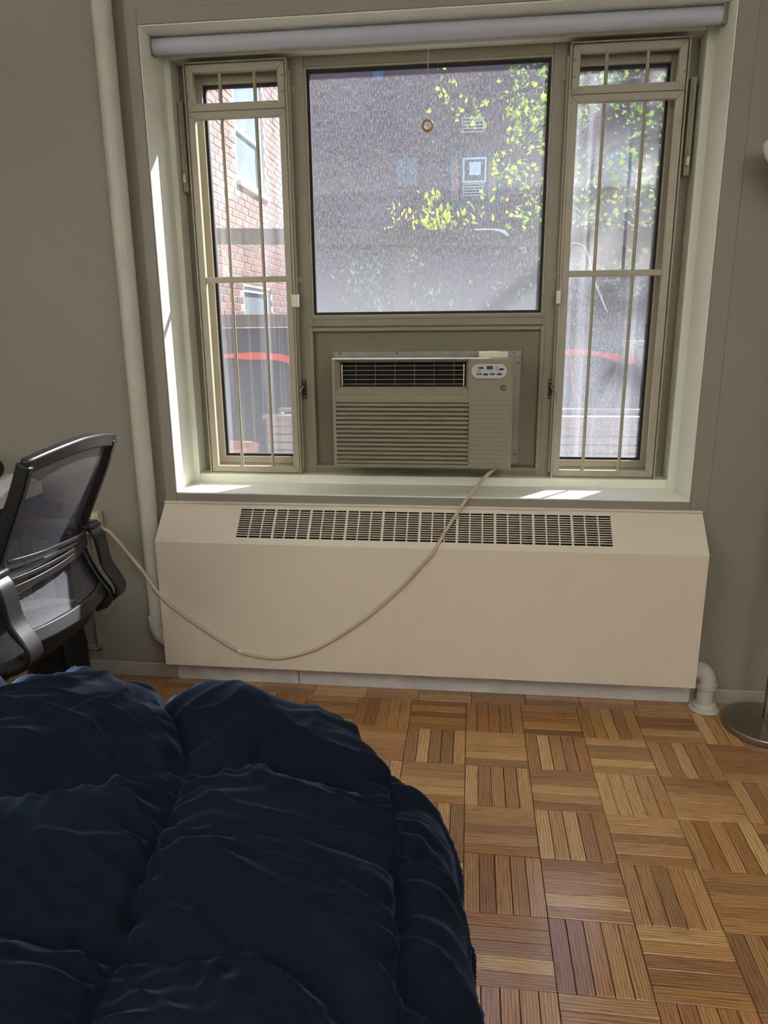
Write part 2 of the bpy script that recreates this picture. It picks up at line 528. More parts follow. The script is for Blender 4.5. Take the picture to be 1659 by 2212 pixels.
def glass_mat(name, film_lo, film_hi, streak, speck, tint, cloud=0.15, drip=0.0, grime=None):
    """pane with a dusty, rain-streaked film: clear glass, mirror reflection and scattering dust"""
    m, nt, N, L, B = new_mat(name)
    N.remove(B)
    out = N['Material Output']
    tc = N.new('ShaderNodeTexCoord')

    def noise(scale, vec, det=4, rough=0.55):
        mp = N.new('ShaderNodeMapping'); mp.inputs['Scale'].default_value = vec
        L.new(tc.outputs['Object'], mp.inputs['Vector'])
        n = N.new('ShaderNodeTexNoise'); n.inputs['Scale'].default_value = scale
        n.inputs['Detail'].default_value = det; n.inputs['Roughness'].default_value = rough
        L.new(mp.outputs[0], n.inputs['Vector'])
        return n.outputs['Fac']

    def math_(op, a, b):
        n = N.new('ShaderNodeMath'); n.operation = op
        for i, x in enumerate((a, b)):
            if isinstance(x, (int, float)):
                n.inputs[i].default_value = x
            else:
                L.new(x, n.inputs[i])
        return n.outputs[0]

    def rng(x, a, b, c, d):
        n = N.new('ShaderNodeMapRange'); n.inputs['From Min'].default_value = a; n.inputs['From Max'].default_value = b
        n.inputs['To Min'].default_value = c; n.inputs['To Max'].default_value = d
        L.new(x, n.inputs['Value'])
        return n.outputs[0]
    s1 = rng(noise(1, (430, 1, 105), 3, 0.75), 0.45, 0.63, 0, 1)     # fine streaks
    s2 = rng(noise(1, (620, 1, 300), 2, 0.6), 0.45, 0.7, 0, 1)     # speckle
    s3 = rng(noise(1, (3.2, 1, 2.2), 4, 0.5), 0.35, 0.7, 0, 1)     # clouds
    s5 = rng(noise(1, (230, 1, 42), 3, 0.7), 0.44, 0.66, 0, 1)     # coarser streaks
    s4 = rng(noise(1, (22, 1, 0.5), 3, 0.5), 0.5, 0.75, 0, 1)      # wiped drips
    f = math_('MULTIPLY', math_('MULTIPLY', math_('ADD', s1, 0.15), math_('ADD', s5, 0.35)), streak)
    f = math_('ADD', f, math_('MULTIPLY', s2, speck))
    f = math_('ADD', f, math_('MULTIPLY', s3, cloud))
    f = math_('ADD', f, math_('MULTIPLY', s4, drip))
    if grime:      # dust settled along the lower edge of the pane
        spz = N.new('ShaderNodeSeparateXYZ'); L.new(tc.outputs['Object'], spz.inputs[0])
        gz = rng(math_('ADD', spz.outputs['Z'], math_('MULTIPLY', s3, 0.10)), grime[0] + grime[1], grime[0], 0, grime[2])
        f = math_('ADD', f, gz)
    f = rng(f, 0, 1, film_lo, film_hi)
    tr = N.new('ShaderNodeBsdfTransparent'); tr.inputs[0].default_value = tint
    tl = N.new('ShaderNodeBsdfTranslucent'); tl.inputs[0].default_value = (0.78, 0.83, 0.93, 1)
    df = N.new('ShaderNodeBsdfDiffuse'); df.inputs[0].default_value = (0.5, 0.5, 0.5, 1)
    fm = N.new('ShaderNodeMixShader'); fm.inputs[0].default_value = 0.25
    L.new(tl.outputs[0], fm.inputs[1]); L.new(df.outputs[0], fm.inputs[2])
    mx = N.new('ShaderNodeMixShader'); L.new(f, mx.inputs[0]); L.new(tr.outputs[0], mx.inputs[1]); L.new(fm.outputs[0], mx.inputs[2])
    gl = N.new('ShaderNodeBsdfGlossy'); gl.inputs['Roughness'].default_value = 0.02
    ge = N.new('ShaderNodeNewGeometry')
    vd = N.new('ShaderNodeVectorMath'); vd.operation = 'DOT_PRODUCT'
    L.new(ge.outputs['Incoming'], vd.inputs[0]); L.new(ge.outputs['Normal'], vd.inputs[1])
    ca = N.new('ShaderNodeMath'); ca.operation = 'ABSOLUTE'; L.new(vd.outputs['Value'], ca.inputs[0])
    om_ = math_('POWER', math_('SUBTRACT', 1.0, ca.outputs[0]), 5.0)
    frs = math_('ADD', math_('MULTIPLY', om_, 0.96), 0.04)
    m2 = N.new('ShaderNodeMixShader'); L.new(frs, m2.inputs[0]); L.new(mx.outputs[0], m2.inputs[1]); L.new(gl.outputs[0], m2.inputs[2])
    L.new(m2.outputs[0], out.inputs[0])
    return m


M['glass_c'] = glass_mat('dusty_glass_centre', 0.006, 0.104, 1.00, 0.30, (0.84, 0.85, 0.88, 1), 0.20, 0.0, (0.62, 0.32, 0.8))
M['glass_l'] = glass_mat('washed_glass_left', 0.006, 0.100, 0.20, 0.20, (0.88, 0.89, 0.91, 1), 0.10, 0.75, (0.06, 0.7, 0.40))
M['glass_r'] = glass_mat('dusty_glass_right', 0.016, 0.180, 0.50, 0.30, (0.84, 0.85, 0.88, 1), 0.30, 0.40, (0.06, 0.7, 0.3))


def pane_mat(name, col, rough=0.08):
    m, nt, N, L, B = new_mat(name)
    tc = N.new('ShaderNodeTexCoord')
    nz = N.new('ShaderNodeTexNoise'); nz.inputs['Scale'].default_value = 1.5
    L.new(tc.outputs['Object'], nz.inputs['Vector'])
    rp = ramp(N, [(0.3, tuple(c * .7 for c in col[:3]) + (1,)), (0.7, col)])
    L.new(nz.outputs['Fac'], rp.inputs['Fac']); L.new(rp.outputs[0], B.inputs['Base Color'])
    B.inputs['Roughness'].default_value = rough
    return m


M['farpane'] = pane_mat('far_window_pane', srgb(92, 106, 128))
M['wingpane'] = pane_mat('wing_window_pane', srgb(150, 165, 172))


def leaf_mat(name, c1, c2, trans=0.6):
    m, nt, N, L, B = new_mat(name)
    N.remove(B)
    out = N['Material Output']
    oi = N.new('ShaderNodeObjectInfo')
    at = N.new('ShaderNodeAttribute'); at.attribute_name = 'rnd'
    ad = N.new('ShaderNodeMath'); ad.operation = 'ADD'
    L.new(oi.outputs['Random'], ad.inputs[0]); L.new(at.outputs['Fac'], ad.inputs[1])
    fr = N.new('ShaderNodeMath'); fr.operation = 'FRACT'; L.new(ad.outputs[0], fr.inputs[0])
    rp = ramp(N, [(0, c1), (1, c2)]); L.new(fr.outputs[0], rp.inputs['Fac'])
    d = N.new('ShaderNodeBsdfPrincipled'); d.inputs['Roughness'].default_value = 0.45
    t = N.new('ShaderNodeBsdfTranslucent')
    L.new(rp.outputs[0], d.inputs['Base Color']); L.new(rp.outputs[0], t.inputs[0])
    mx = N.new('ShaderNodeMixShader'); mx.inputs[0].default_value = trans
    L.new(d.outputs[0], mx.inputs[1]); L.new(t.outputs[0], mx.inputs[2]); L.new(mx.outputs[0], out.inputs[0])
    return m


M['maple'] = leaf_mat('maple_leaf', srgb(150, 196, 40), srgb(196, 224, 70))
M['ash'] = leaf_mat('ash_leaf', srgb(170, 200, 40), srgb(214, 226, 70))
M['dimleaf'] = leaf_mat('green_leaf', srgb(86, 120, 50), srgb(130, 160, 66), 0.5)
M['flower'] = leaf_mat('dry_leaf', srgb(214, 190, 90), srgb(206, 214, 80), 0.5)


def net_mat(name, col, alpha_cov, pitch, obj='Object'):
    """fine open weave: threads opaque, holes clear"""
    m, nt, N, L, B = new_mat(name)
    out = N['Material Output']
    B.inputs['Base Color'].default_value = col
    B.inputs['Roughness'].default_value = 0.5
    B.inputs['Specular IOR Level'].default_value = 0.3
    uv = N.new('ShaderNodeUVMap'); uv.uv_map = 'UVMap'
    sp = N.new('ShaderNodeSeparateXYZ'); L.new(uv.outputs[0], sp.inputs[0])
    prev = None
    for i in range(2):
        mm = N.new('ShaderNodeMath'); mm.operation = 'MULTIPLY'; mm.inputs[1].default_value = 1 / pitch
        L.new(sp.outputs[i], mm.inputs[0])
        fr = N.new('ShaderNodeMath'); fr.operation = 'FRACT'; L.new(mm.outputs[0], fr.inputs[0])
        gt = N.new('ShaderNodeMath'); gt.operation = 'LESS_THAN'; gt.inputs[1].default_value = alpha_cov
        L.new(fr.outputs[0], gt.inputs[0])
        if prev is None:
            prev = gt
        else:
            mxx = N.new('ShaderNodeMath'); mxx.operation = 'MAXIMUM'
            L.new(prev.outputs[0], mxx.inputs[0]); L.new(gt.outputs[0], mxx.inputs[1]); prev = mxx
    tr = N.new('ShaderNodeBsdfTransparent')
    mx = N.new('ShaderNodeMixShader'); L.new(prev.outputs[0], mx.inputs[0]); L.new(tr.outputs[0], mx.inputs[1]); L.new(B.outputs[0], mx.inputs[2])
    L.new(mx.outputs[0], out.inputs[0])
    return m


M['chairmesh'] = net_mat('black_chair_mesh', srgb(82, 83, 92), 0.36, 0.0042)
M['scrim'] = net_mat('black_fence_netting', srgb(60, 56, 58), 0.22, 0.0033)


# ================================================================== THE SETTING
RX0, RX1, RY0, CZ = -3.0, 1.75, -4.2, 2.62
OX0, OX1, OZ0, OZ1 = -1.063, 0.842, 0.781, 2.371        # plaster opening
LX0, LX1, LZ0, LZ1 = -1.038, 0.810, 0.819, 2.331        # inner lip


def ring_boxes(b, X0, X1, Z0, Z1, x0, x1, z0, z1, y0, y1):
    b.box(X0, x0, y0, y1, Z0, Z1)
    b.box(x1, X1, y0, y1, Z0, Z1)
    b.box(x0, x1, y0, y1, Z0, z0)
    b.box(x0, x1, y0, y1, z1, Z1)


b = MB()
ring_boxes(b, RX0 - .15, RX1 + .15, -.1, CZ + .1, OX0, OX1, OZ0, OZ1, 0.0, 0.34)
wall_front = b.build('wall_front', M['wall'], label='off-white plaster wall around the window', cat='wall', kind='structure')
b = MB(); b.box(RX0 - .15, RX0, RY0, 0, -.1, CZ + .1)
b.build('wall_left', M['wall'], label='plain off-white side wall beyond the desk', cat='wall', kind='structure')
b = MB(); b.box(RX1, RX1 + .15, RY0, 0, -.1, CZ + .1)
b.build('wall_right', M['wall'], label='plain off-white side wall beyond the floor lamp', cat='wall', kind='structure')
b = MB(); b.box(RX0 - .15, RX1 + .15, RY0 - .15, RY0, -.1, CZ + .1)
b.build('wall_back', M['wall'], label='plain off-white wall opposite the window', cat='wall', kind='structure')
b = MB(); b.box(RX0, RX1, RY0, 0, CZ, CZ + .1)
b.build('ceiling', M['ceiling'], label='plain white ceiling above the window', cat='ceiling', kind='structure')

# reveal lining: lighter colour with window light painted in, plus a stepped lip at its back
b = MB()
t = 0.004
b.box(OX0, OX0 + t, 0.001, 0.195, OZ0, OZ1)
b.box(OX1 - t, OX1, 0.001, 0.195, OZ0, OZ1)
b.box(OX0, OX1, 0.001, 0.195, OZ1 - t, OZ1)
b.box(OX0 + t, OX1 - t, -0.004, 0.195, OZ0 - 0.001, OZ0 + t)
trim1 = b.build('trim_1', M['reveal'], label='glossy painted window reveal and sill', cat='window reveal', kind='structure', bevel=0.0015)
b = MB()
ring_boxes(b, OX0, OX1, OZ0, OZ1, LX0, LX1, LZ0, LZ1, 0.195, 0.34)
b.build('trim_2', M['reveal'], label='stepped inner lip around the window frame', cat='window trim', kind='structure', bevel=0.003)
# flat casing around the opening
b = MB()
ring_boxes(b, OX0 - .043, OX1 + .062, OZ0 - .032, OZ1 + .044, OX0, OX1, OZ0, OZ1, -0.004, 0.002)
b.build('trim_3', M['wall'], label='flat painted casing band around the window opening', cat='window casing', kind='structure', bevel=0.002)

# wall panel moulding at lower left
mo = MB()
for (x0, x1, z0, z1) in ((-1.86, -1.435, .105, .127), (-1.86, -1.435, .598, .62), (-1.457, -1.435, .105, .62), (-1.86, -1.838, .105, .62)):
    mo.box(x0, x1, -.012, .0, z0, z1)
for (x0, x1, z0, z1) in ((-1.85, -1.445, .112, .119), (-1.85, -1.445, .606, .613), (-1.450, -1.443, .112, .613)):
    mo.box(x0, x1, -.017, .0, z0, z1)
mo.build('trim_4', M['wall'], label='rectangular raised wall moulding beside the desk', cat='wall moulding', kind='structure', bevel=0.003)

# baseboards
b = MB(); b.box(RX0, -1.112, -.014, 0, 0.0, .062)
b.build('baseboard_left', M['base'], label='low painted baseboard left of the radiator cover', cat='baseboard', kind='structure', bevel=0.004)
b = MB()
b.box(-1.112, -.608, -.014, 0, 0.0, .118)
b.add([], [])
bb = b.build('baseboard_front', M['toe'], label='grey kick board under the radiator cover with a crack', cat='baseboard', kind='structure', bevel=0.002)
b = MB(); b.box(-.604, .905, -.0135, 0, 0.0, .118)
b.build('kick_board', M['toe'], bb, bevel=0.002)
b = MB(); b.box(.905, RX1, -.014, 0, 0.0, .060)
b.build('baseboard_right', M['base'], label='low painted baseboard behind the floor lamp', cat='baseboard', kind='structure', bevel=0.004)

# ------------------------------------------------------------------ parquet floor
GX, GY, T = 0.0652, -0.0916, 0.2055
fl = MB(); fl.box(RX0, RX1, RY0, 0, -.12, -.0065)
floor = fl.build('floor', M['gap'], label='oak finger parquet floor in basket-weave squares', cat='floor', kind='structure')
FW = T / 5
GAP = 0.0017


def finger_geo(length, width, tilt=0.0):
    hl, hw = length / 2 - GAP / 2, width / 2 - GAP / 2
    c = 0.0009
    z0, z1 = -0.0065, 0.0
    vs = [(-hl, -hw, z0), (hl, -hw, z0), (hl, hw, z0), (-hl, hw, z0),
          (-hl, -hw, z1 - c), (hl, -hw, z1 - c), (hl, hw, z1 - c), (-hl, hw, z1 - c),
          (-hl + c, -hw + c, z1 - tilt), (hl - c, -hw + c, z1 - tilt), (hl - c, hw - c, z1), (-hl + c, hw - c, z1)]
    fs = [(8, 9, 10, 11)]
    for i in range(4):
        j = (i + 1) % 4
        fs.append((i, j, 4 + j, 4 + i)); fs.append((4 + i, 4 + j, 8 + j, 8 + i))
    return vs, fs


def finger_mesh(name, length, width, tilt):
    vs, fs = finger_geo(length, width, tilt)
    me = bpy.data.meshes.new(name)
    me.from_pydata(vs, [], fs)
    lay = me.uv_layers.new(name='UVMap')
    for poly in me.polygons:
        for li in poly.loop_indices:
            v = me.vertices[me.loops[li].vertex_index].co
            lay.data[li].uv = (v.x, v.y)
    me.materials.append(M['oak'])
    return me


finger_meshes = [finger_mesh('parquet_strip', T, FW, t_) for t_ in (0.0, 0.0004, 0.0002, 0.0006)]
half_mesh = finger_mesh('border_strip', T, 0.0458, 0.0)

strips = []          # (x, y, rotated, kind)
c0, c1 = int((RX0 - GX) / T) - 1, int((RX1 - GX) / T) + 1
r1 = int((GY - RY0) / T)
for r in range(0, r1):
    for c in range(c0, c1):
        x0 = GX + c * T; y1 = GY - r * T
        if x0 < RX0 or x0 + T > RX1:
            continue
        horiz = (c + r) % 2 != 0
        for k in range(5):
            if horiz:
                strips.append((x0 + T / 2, y1 - FW * (k + .5), 0, 'f'))
            else:
                strips.append((x0 + FW * (k + .5), y1 - T / 2, 1, 'f'))
for c in range(c0, c1):
    x0 = GX + c * T + 0.02
    if x0 < RX0 or x0 + T > RX1:
        continue
    for k in range(2):
        strips.append((x0 + T / 2, GY + 0.0458 * (k + .5), 0, 'b'))


def visible_floor(x, y):
    """rough test whether the photograph shows this bit of floor, and how near it is"""
    v = Vector((x, y, 0)) - cam.matrix_world.translation
    q = cam.matrix_world.to_3x3().transposed() @ v
    if q.z > -0.1:
        return None
    f = 25.4947 / 36 * 2212
    u = 829.5 + f * q.x / -q.z; vv = 1106 - f * q.y / -q.z
    if u < -20 or u > 1690 or vv > 2260:
        return None
    # hidden behind the bed
    if vv > 1475 and u < 790:
        return None
    if vv > 1560 and u < 850 + (vv - 1560) * .33 and u < 1000:
        return None
    return -q.z


vis = []
for i, s in enumerate(strips):
    d = visible_floor(s[0], s[1])
    if d is not None:
        vis.append((d, i))
vis.sort()
near = set(i for d, i in vis[:300])
rest = MB(); rest.uv = []
rest_rnd = []
nfing = 0
for i, (x, y, rot, kd) in enumerate(strips):
    dz = RND.uniform(-0.0005, 0.0004)
    if i in near:
        me = half_mesh if kd == 'b' else finger_meshes[RND.randrange(4)]
        o = bpy.data.objects.new('border_strip' if kd == 'b' else 'parquet_strip', me)
        o.location = (x, y, dz)
        flip = RND.choice((0, math.pi))
        o.rotation_euler = (0, 0, (math.pi / 2 if rot else 0) + flip)
        COL.objects.link(o)
        o.parent = floor
    else:
        vs, fs = finger_geo(T, 0.0458 if kd == 'b' else FW, RND.choice((0, .0003)))
        ou, ov = RND.uniform(0, 50), RND.uniform(0, 50)
        rest.uv += [(v[0] + ou, v[1] + ov) for v in vs]
        rr = RND.random()
        rest_rnd += [rr] * len(vs)
        if rot:
            vs = [(-v[1] + x, v[0] + y, v[2] + dz) for v in vs]
        else:
            vs = [(v[0] + x, v[1] + y, v[2] + dz) for v in vs]
        rest.add(vs, fs)
ro = rest.build('parquet_field', M['oak'], floor, kind='stuff')
att = ro.data.attributes.new('rnd', 'FLOAT', 'POINT')
att.data.foreach_set('value', rest_rnd)

# ------------------------------------------------------------------ windows
YF = 0.240       # face of the window frames


def gasket_ring(x0, x1, z0, z1, y0, y1, w):
    g = MB(); ring_boxes(g, x0, x1, z0, z1, x0 + w, x1 - w, z0 + w, z1 - w, y0, y1)
    return g


# centre picture window
win1 = thing('window_1', (-.12, YF, LZ0), 'large fixed centre window with streaky dusty glass', 'window', kind='structure')
b = MB()
b.box(-.612, -.558, YF, .30, LZ0, LZ1); b.box(.321, .372, YF, .30, LZ0, LZ1)
b.box(-.558, .321, YF, .30, 2.298, LZ1); b.box(-.558, .321, YF, .30, 1.394, 1.434)
b.box(-.558, .321, YF, .30, LZ0, .841)
b.build('frame', M['frame'], win1, bevel=0.0015)
b = MB()
ring_boxes(b, -.558, .321, 1.434, 2.298, -.552, .315, 1.440, 2.292, .246, .262)
b.build('glazing_bead', M['guard'], win1)
gasket_ring(-.552, .315, 1.440, 2.292, .258, .272, .010).build('gasket', M['gasket'], win1)
b = MB(); b.box(-.545, .308, .266, .270, 1.447, 2.285)
b.build('pane', M['glass_c'], win1, label='dusty streaked window glass')
b = MB(); b.box(-.573, .333, YF - .006, YF, 1.398, 1.410); b.box(-.573, .333, YF - .003, YF, 1.4235, 1.426)
b.build('transom_bead', M['frame'], win1, bevel=0.001)
# infill panel below, with its own thin frame
b = MB()
ring_boxes(b, -.572, .331, .838, 1.392, -.554, .316, .852, 1.378, YF - .008, YF + .004)
b.build('infill_frame', M['frame'], win1, bevel=0.0015)
b = MB(); b.box(-.556, .318, .252, .30, .85, 1.380)
b.build('infill_panel', M['infill'], win1, label='flat tan panel around the air conditioner')


def latch(parent, x, zc, sgn):
    pl = MB(); pl.box(x - .007, x + .007, YF - .012, YF - .002, zc - .036, zc + .036)
    p = pl.build('latch_plate', M['bronze'], parent, bevel=0.002, label='dark bronze latch plate')
    for dz in (-.029, .029):
        s = MB(); s.lathe([(.0035, 0), (.0035, -.002), (0, -.0025)], (x, YF - .012, zc + dz), 10, 'y')
        s.build('screw', M['screw'], p)
    h = MB()
    h.tube([(x, YF - .014, zc + .012), (x - sgn * .004, YF - .026, zc + .010), (x - sgn * .012, YF - .034, zc - .006),
            (x - sgn * .019, YF - .036, zc - .024), (x - sgn * .022, YF - .034, zc - .040)],
           [.006, .0065, .006, .0055, .004], 10)
    h.build('latch_lever', M['galv'], parent, smooth=True, label='curved metal latch lever')


def casement(name, X0, X1, gx0, gx1, label, glass, track_x, latch_x, sgn):
    wv = thing(name, ((X0 + X1) / 2, YF, LZ0), label, 'window', kind='structure')
    f = MB()
    ring_boxes(f, X0, X1, LZ0, LZ1, gx0 - .028, gx1 + .028, .850, 2.296, YF + .030, .335)
    f.build('outer_frame', M['frame'], wv, bevel=0.0015)
    f = MB()
    ring_boxes(f, gx0 - .028, gx1 + .028, .850, 2.296, gx0, gx1, .877, 2.268, YF + .036, .325)
    f.build('sash', M['guard'], wv, bevel=0.0015)
    gasket_ring(gx0, gx1, .877, 2.268, .292, .312, .009).build('gasket', M['gasket'], wv)
    p = MB(); p.box(gx0 + .006, gx1 - .006, .302, .306, .883, 2.262)
    p.build('pane', glass, wv, label='dusty window glass')
    tr = MB(); tr.box(track_x - .010, track_x + .010, YF - .012, YF + .030, 1.895, 2.203)
    tr.box(track_x - .003, track_x + .003, YF - .016, YF - .012, 1.92, 2.19)
    to = tr.build('stay_track', M['guard'], wv, bevel=0.0015)
    tb = MB(); tb.box(track_x - .006, track_x + .006, YF - .022, YF - .012, 1.925, 1.955)
    tb.build('stay_slider', M['clip'], to, bevel=0.002)
    for z in (1.905, 2.193):
        s = MB(); s.lathe([(.004, 0), (.004, -.002), (0, -.003)], (track_x, YF - .012, z), 10, 'y')
        s.build('screw', M['screw'], to)
    latch(wv, latch_x, 1.158, sgn)
    return wv


win2 = casement('window_2', LX0, -.612, -.953, -.640, 'narrow casement window looking onto the sunlit brick wall', M['glass_l'], -1.022, -.596, 1)
win3 = casement('window_3', .372, LX1, .400, .724, 'narrow casement window looking onto the leafy tree', M['glass_r'], .789, .360, -1)


# window guards
def mitre_ring(parent, X0, X1, Z0, Z1, w, y0, y1, mat):
    """four mitred bars, each an object"""
    g = 0.0005
    pts = [[(X0 + g, Z0), (X1 - g, Z0), (X1 - w - g, Z0 + w), (X0 + w + g, Z0 + w)],
           [(X1, Z0 + g), (X1, Z1 - g), (X1 - w, Z1 - w - g), (X1 - w, Z0 + w + g)],
           [(X1 - g, Z1), (X0 + g, Z1), (X0 + w + g, Z1 - w), (X1 - w - g, Z1 - w)],
           [(X0, Z1 - g), (X0, Z0 + g), (X0 + w, Z0 + w + g), (X0 + w, Z1 - w - g)]]
    for p in pts:
        m = MB(); m.prism_xz(p, y0, y1)
        m.build('frame_bar', mat, parent, bevel=0.0008, seg=1)


def guard(X0, X1, bx, label, side):
    Y0, Y1 = 0.198, 0.262
    t = thing('window_guard', ((X0 + X1) / 2, Y1, .819), label, 'window guard', 'hinged metal window guards')
    c = MB()
    ring_boxes(c, X0, X1, .819, 2.317, X0 + .0055, X1 - .0055, .8245, 2.3115, Y0 - .004, Y1)
    c.build('channel', M['guard'], t, bevel=0.001)
    xi0, xi1 = X0 + .0085, X1 - .0085
    mitre_ring(t, xi0, xi1, 2.1575, 2.309, .0255, Y0, Y0 + .022, M['guard'])
    mitre_ring(t, xi0, xi1, .827, 2.1555, .0235, Y0, Y0 + .022, M['guard'])
    for x in bx:
        for z0, z1 in ((2.181, 2.285), (.848, 2.134)):
            m = MB(); m.tube([(x, Y0 + .012, z0), (x, Y0 + .012, z1)], .0062, 12)
            m.build('guard_bar', M['guard'], t, smooth='auto')
    m = MB(); m.box(xi0 + .022, xi1 - .022, Y0 + .004, Y0 + .018, 1.563, 1.584)
    m.build('cross_bar', M['guard'], t, bevel=0.002)
    for x in (xi0 + .007, xi1 - .007):
        for z in (2.212, 2.263):
            s = MB(); s.lathe([(.0042, 0), (.0042, -.0015), (.002, -.003), (0, -.003)], (x, Y0, z), 12, 'y')
            s.build('screw', M['screw'], t)
    # fixing brackets on the mullion side and the ivory lock
    xm = X1 + .002 if side > 0 else X0 - .002
    for z in (2.226, 1.571):
        q = MB()
        q.box(min(xm, xm + side * .018), max(xm, xm + side * .018), YF - .006, YF - .0005, z - .012, z + .012)
        br = q.build('bracket', M['guard'], t, bevel=0.001)
        s = MB(); s.lathe([(.0045, 0), (.0045, -.002), (0, -.003)], (xm + side * .010, YF - .006, z), 12, 'y')
        s.build('screw', M['screw'], br)
    q = MB()
    if side > 0:
        q.box(X1 - .012, X1 + .016, Y0 - .012, Y0 + .004, 1.470, 1.516)
    else:
        q.box(X0 - .010, X0 + .006, Y0 - .012, Y0 + .004, 1.470, 1.516)
    q.build('lock_tab', M['clip'], t, bevel=0.002, label='ivory plastic lock tab')
    if side < 0:
        q = MB(); q.box(.452, .508, Y0 - .002, Y0 + .02, .8195, .8235); q.build('foot_pad', M['clip'], t)
    hg = MB()
    xh = X1 + .003 if side > 0 else X0 - .003
    hg.tube([(xh, Y0 + .02, .84), (xh, Y0 + .02, 2.28)], .0048, 10)
    hg.build('hinge_rod', M['guard'], t, smooth='auto')
    return t


guard(-.991, -.612, (-.860, -.732), 'tan metal bar guard over the left casement window', 1)
guard(.372, .762, (.494, .629), 'tan metal bar guard over the right casement window', -1)

# ------------------------------------------------------------------ air conditioner
AX0, AX1, AZ0, AZ1, AY = -.451, .2115, .8775, 1.2835, .05
ac = thing('air_conditioner', (-.12, .20, AZ0), 'beige built-in room air conditioner under the centre window', 'air conditioner')
VX0, VX1, VZ0, VZ1 = -.438, .049, 1.163, 1.277        # bezel of the outlet
IX0, IX1, IZ0, IZ1 = -.421, .041, 1.180, 1.268        # opening of the outlet
SX0, SX1, SZ0, SZ1 = -.441, .052, .894, 1.124         # slatted area
# front shell: faces of a cell grid with two openings, rounded outer rim
xs = [AX0 + .010, VX0, SX1, AX1 - .012]
shell = MB()
xb = [AX0 + .010, VX0, VX1, SX1 + .002, AX1 - .012]
zb = [AZ0 + .008, SZ0, SZ1, VZ0, VZ1, AZ1 - .006]
idx = {}


def vid(x, z, y):
    k = (round(x, 5), round(z, 5), round(y, 5))
    if k not in idx:
        idx[k] = len(shell.v); shell.v.append((x, y, z))
    return idx[k]


def hole(i, j):
    if 1 <= i < 3 and j == 1:
        return True
    if i == 1 and j == 3:
        return True
    return False


for i in range(len(xb) - 1):
    for j in range(len(zb) - 1):
        if not hole(i, j):
            shell.f.append((vid(xb[i], zb[j], AY), vid(xb[i + 1], zb[j], AY), vid(xb[i + 1], zb[j + 1], AY), vid(xb[i], zb[j + 1], AY)))
        else:
            for (ii, jj, e) in ((i - 1, j, 'l'), (i + 1, j, 'r'), (i, j - 1, 'b'), (i, j + 1, 't')):
                if not hole(ii, jj):
                    if e == 'l': p = [(xb[i], zb[j]), (xb[i], zb[j + 1])]
                    if e == 'r': p = [(xb[i + 1], zb[j]), (xb[i + 1], zb[j + 1])]
                    if e == 'b': p = [(xb[i], zb[j]), (xb[i + 1], zb[j])]
                    if e == 't': p = [(xb[i], zb[j + 1]), (xb[i + 1], zb[j + 1])]
                    (ax, az), (bx_, bz) = p
                    shell.f.append((vid(ax, az, AY), vid(bx_, bz, AY), vid(bx_, bz, AY + .02), vid(ax, az, AY + .02)))
# rounded rim rings
per = [(x, zb[0]) for x in xb] + [(xb[-1], z) for z in zb[1:]] + [(x, zb[-1]) for x in xb[-2::-1]] + [(xb[0], z) for z in zb[-2:0:-1]]
cxm, czm = (AX0 + AX1) / 2, (AZ0 + AZ1) / 2


def offs(x, z, k):
    ox = x; oz = z
    if abs(x - xb[0]) < 1e-6: ox = x - .010 * k
    if abs(x - xb[-1]) < 1e-6: ox = x + .012 * k
    if abs(z - zb[0]) < 1e-6: oz = z - .008 * k
    if abs(z - zb[-1]) < 1e-6: oz = z + .006 * k
    return ox, oz


rings = [[vid(x, z, AY) for x, z in per]]
for a in (25, 50, 75, 90):
    k = math.sin(math.radians(a)); dy = .014 * (1 - math.cos(math.radians(a)))
    rr_ = []
    for x, z in per:
        ox, oz = offs(x, z, k)
        shell.v.append((ox, AY + dy, oz)); rr_.append(len(shell.v) - 1)
    rings.append(rr_)
rr_ = []
for x, z in per:
    ox, oz = offs(x, z, .9)
    shell.v.append((ox, .20, oz)); rr_.append(len(shell.v) - 1)
rings.append(rr_)
for a_, b_ in zip(rings[:-1], rings[1:]):
    n = len(a_)
    for i in range(n):
        j = (i + 1) % n
        shell.f.append((a_[i], b_[i], b_[j], a_[j]))
shell.f.append(tuple(rings[-1]))
so = shell.build('front_shell', M['ac'], ac, smooth='auto')
# bezel around the outlet (sloping inward)
bz = MB()
op = [(VX0, VZ0), (VX1, VZ0), (VX1, VZ1), (VX0, VZ1)]
ip = [(IX0, IZ0), (IX1, IZ0), (IX1, IZ1), (IX0, IZ1)]
vs = [(x, AY, z) for x, z in op] + [(x, AY + .016, z) for x, z in ip] + [(x, AY + .05, z) for x, z in ip]
vs += [(x + (.004 if x > 0 else -.004), AY - .0015, z + (.003 if z > 1.2 else -.003)) for x, z in op]
fs = []
for i in range(4):
    j = (i + 1) % 4
    fs += [(i, j, 4 + j, 4 + i), (4 + i, 4 + j, 8 + j, 8 + i), (12 + i, 12 + j, j, i)]
bz.add(vs, fs)
bz.build('outlet_bezel', M['ac'], ac)
cv = MB(); cv.box(IX0 - .004, IX1 + .004, AY + .05, AY + .10, IZ0 - .004, IZ1 + .004)
cv.build('outlet_cavity', M['dark'], ac, label='dark air outlet cavity')
for k in range(6):
    x = IX0 + .012 + (IX1 - IX0 - .02) * (k + .6) / 6.1
    m = MB(); m.box(x - .0016, x + .0016, AY + .038, AY + .05, IZ0, IZ1); m.build('vertical_vane', M['ac_shaded'], ac)
for k in range(5):
    z = IZ0 + .010 + k * .0165
    m = MB(); m.box(IX0 + .004, IX1 - .004, AY + .012, AY + .026, z - .0012, z + .0012); m.build('outlet_vane', M['ac'], ac, bevel=0.001, seg=1)
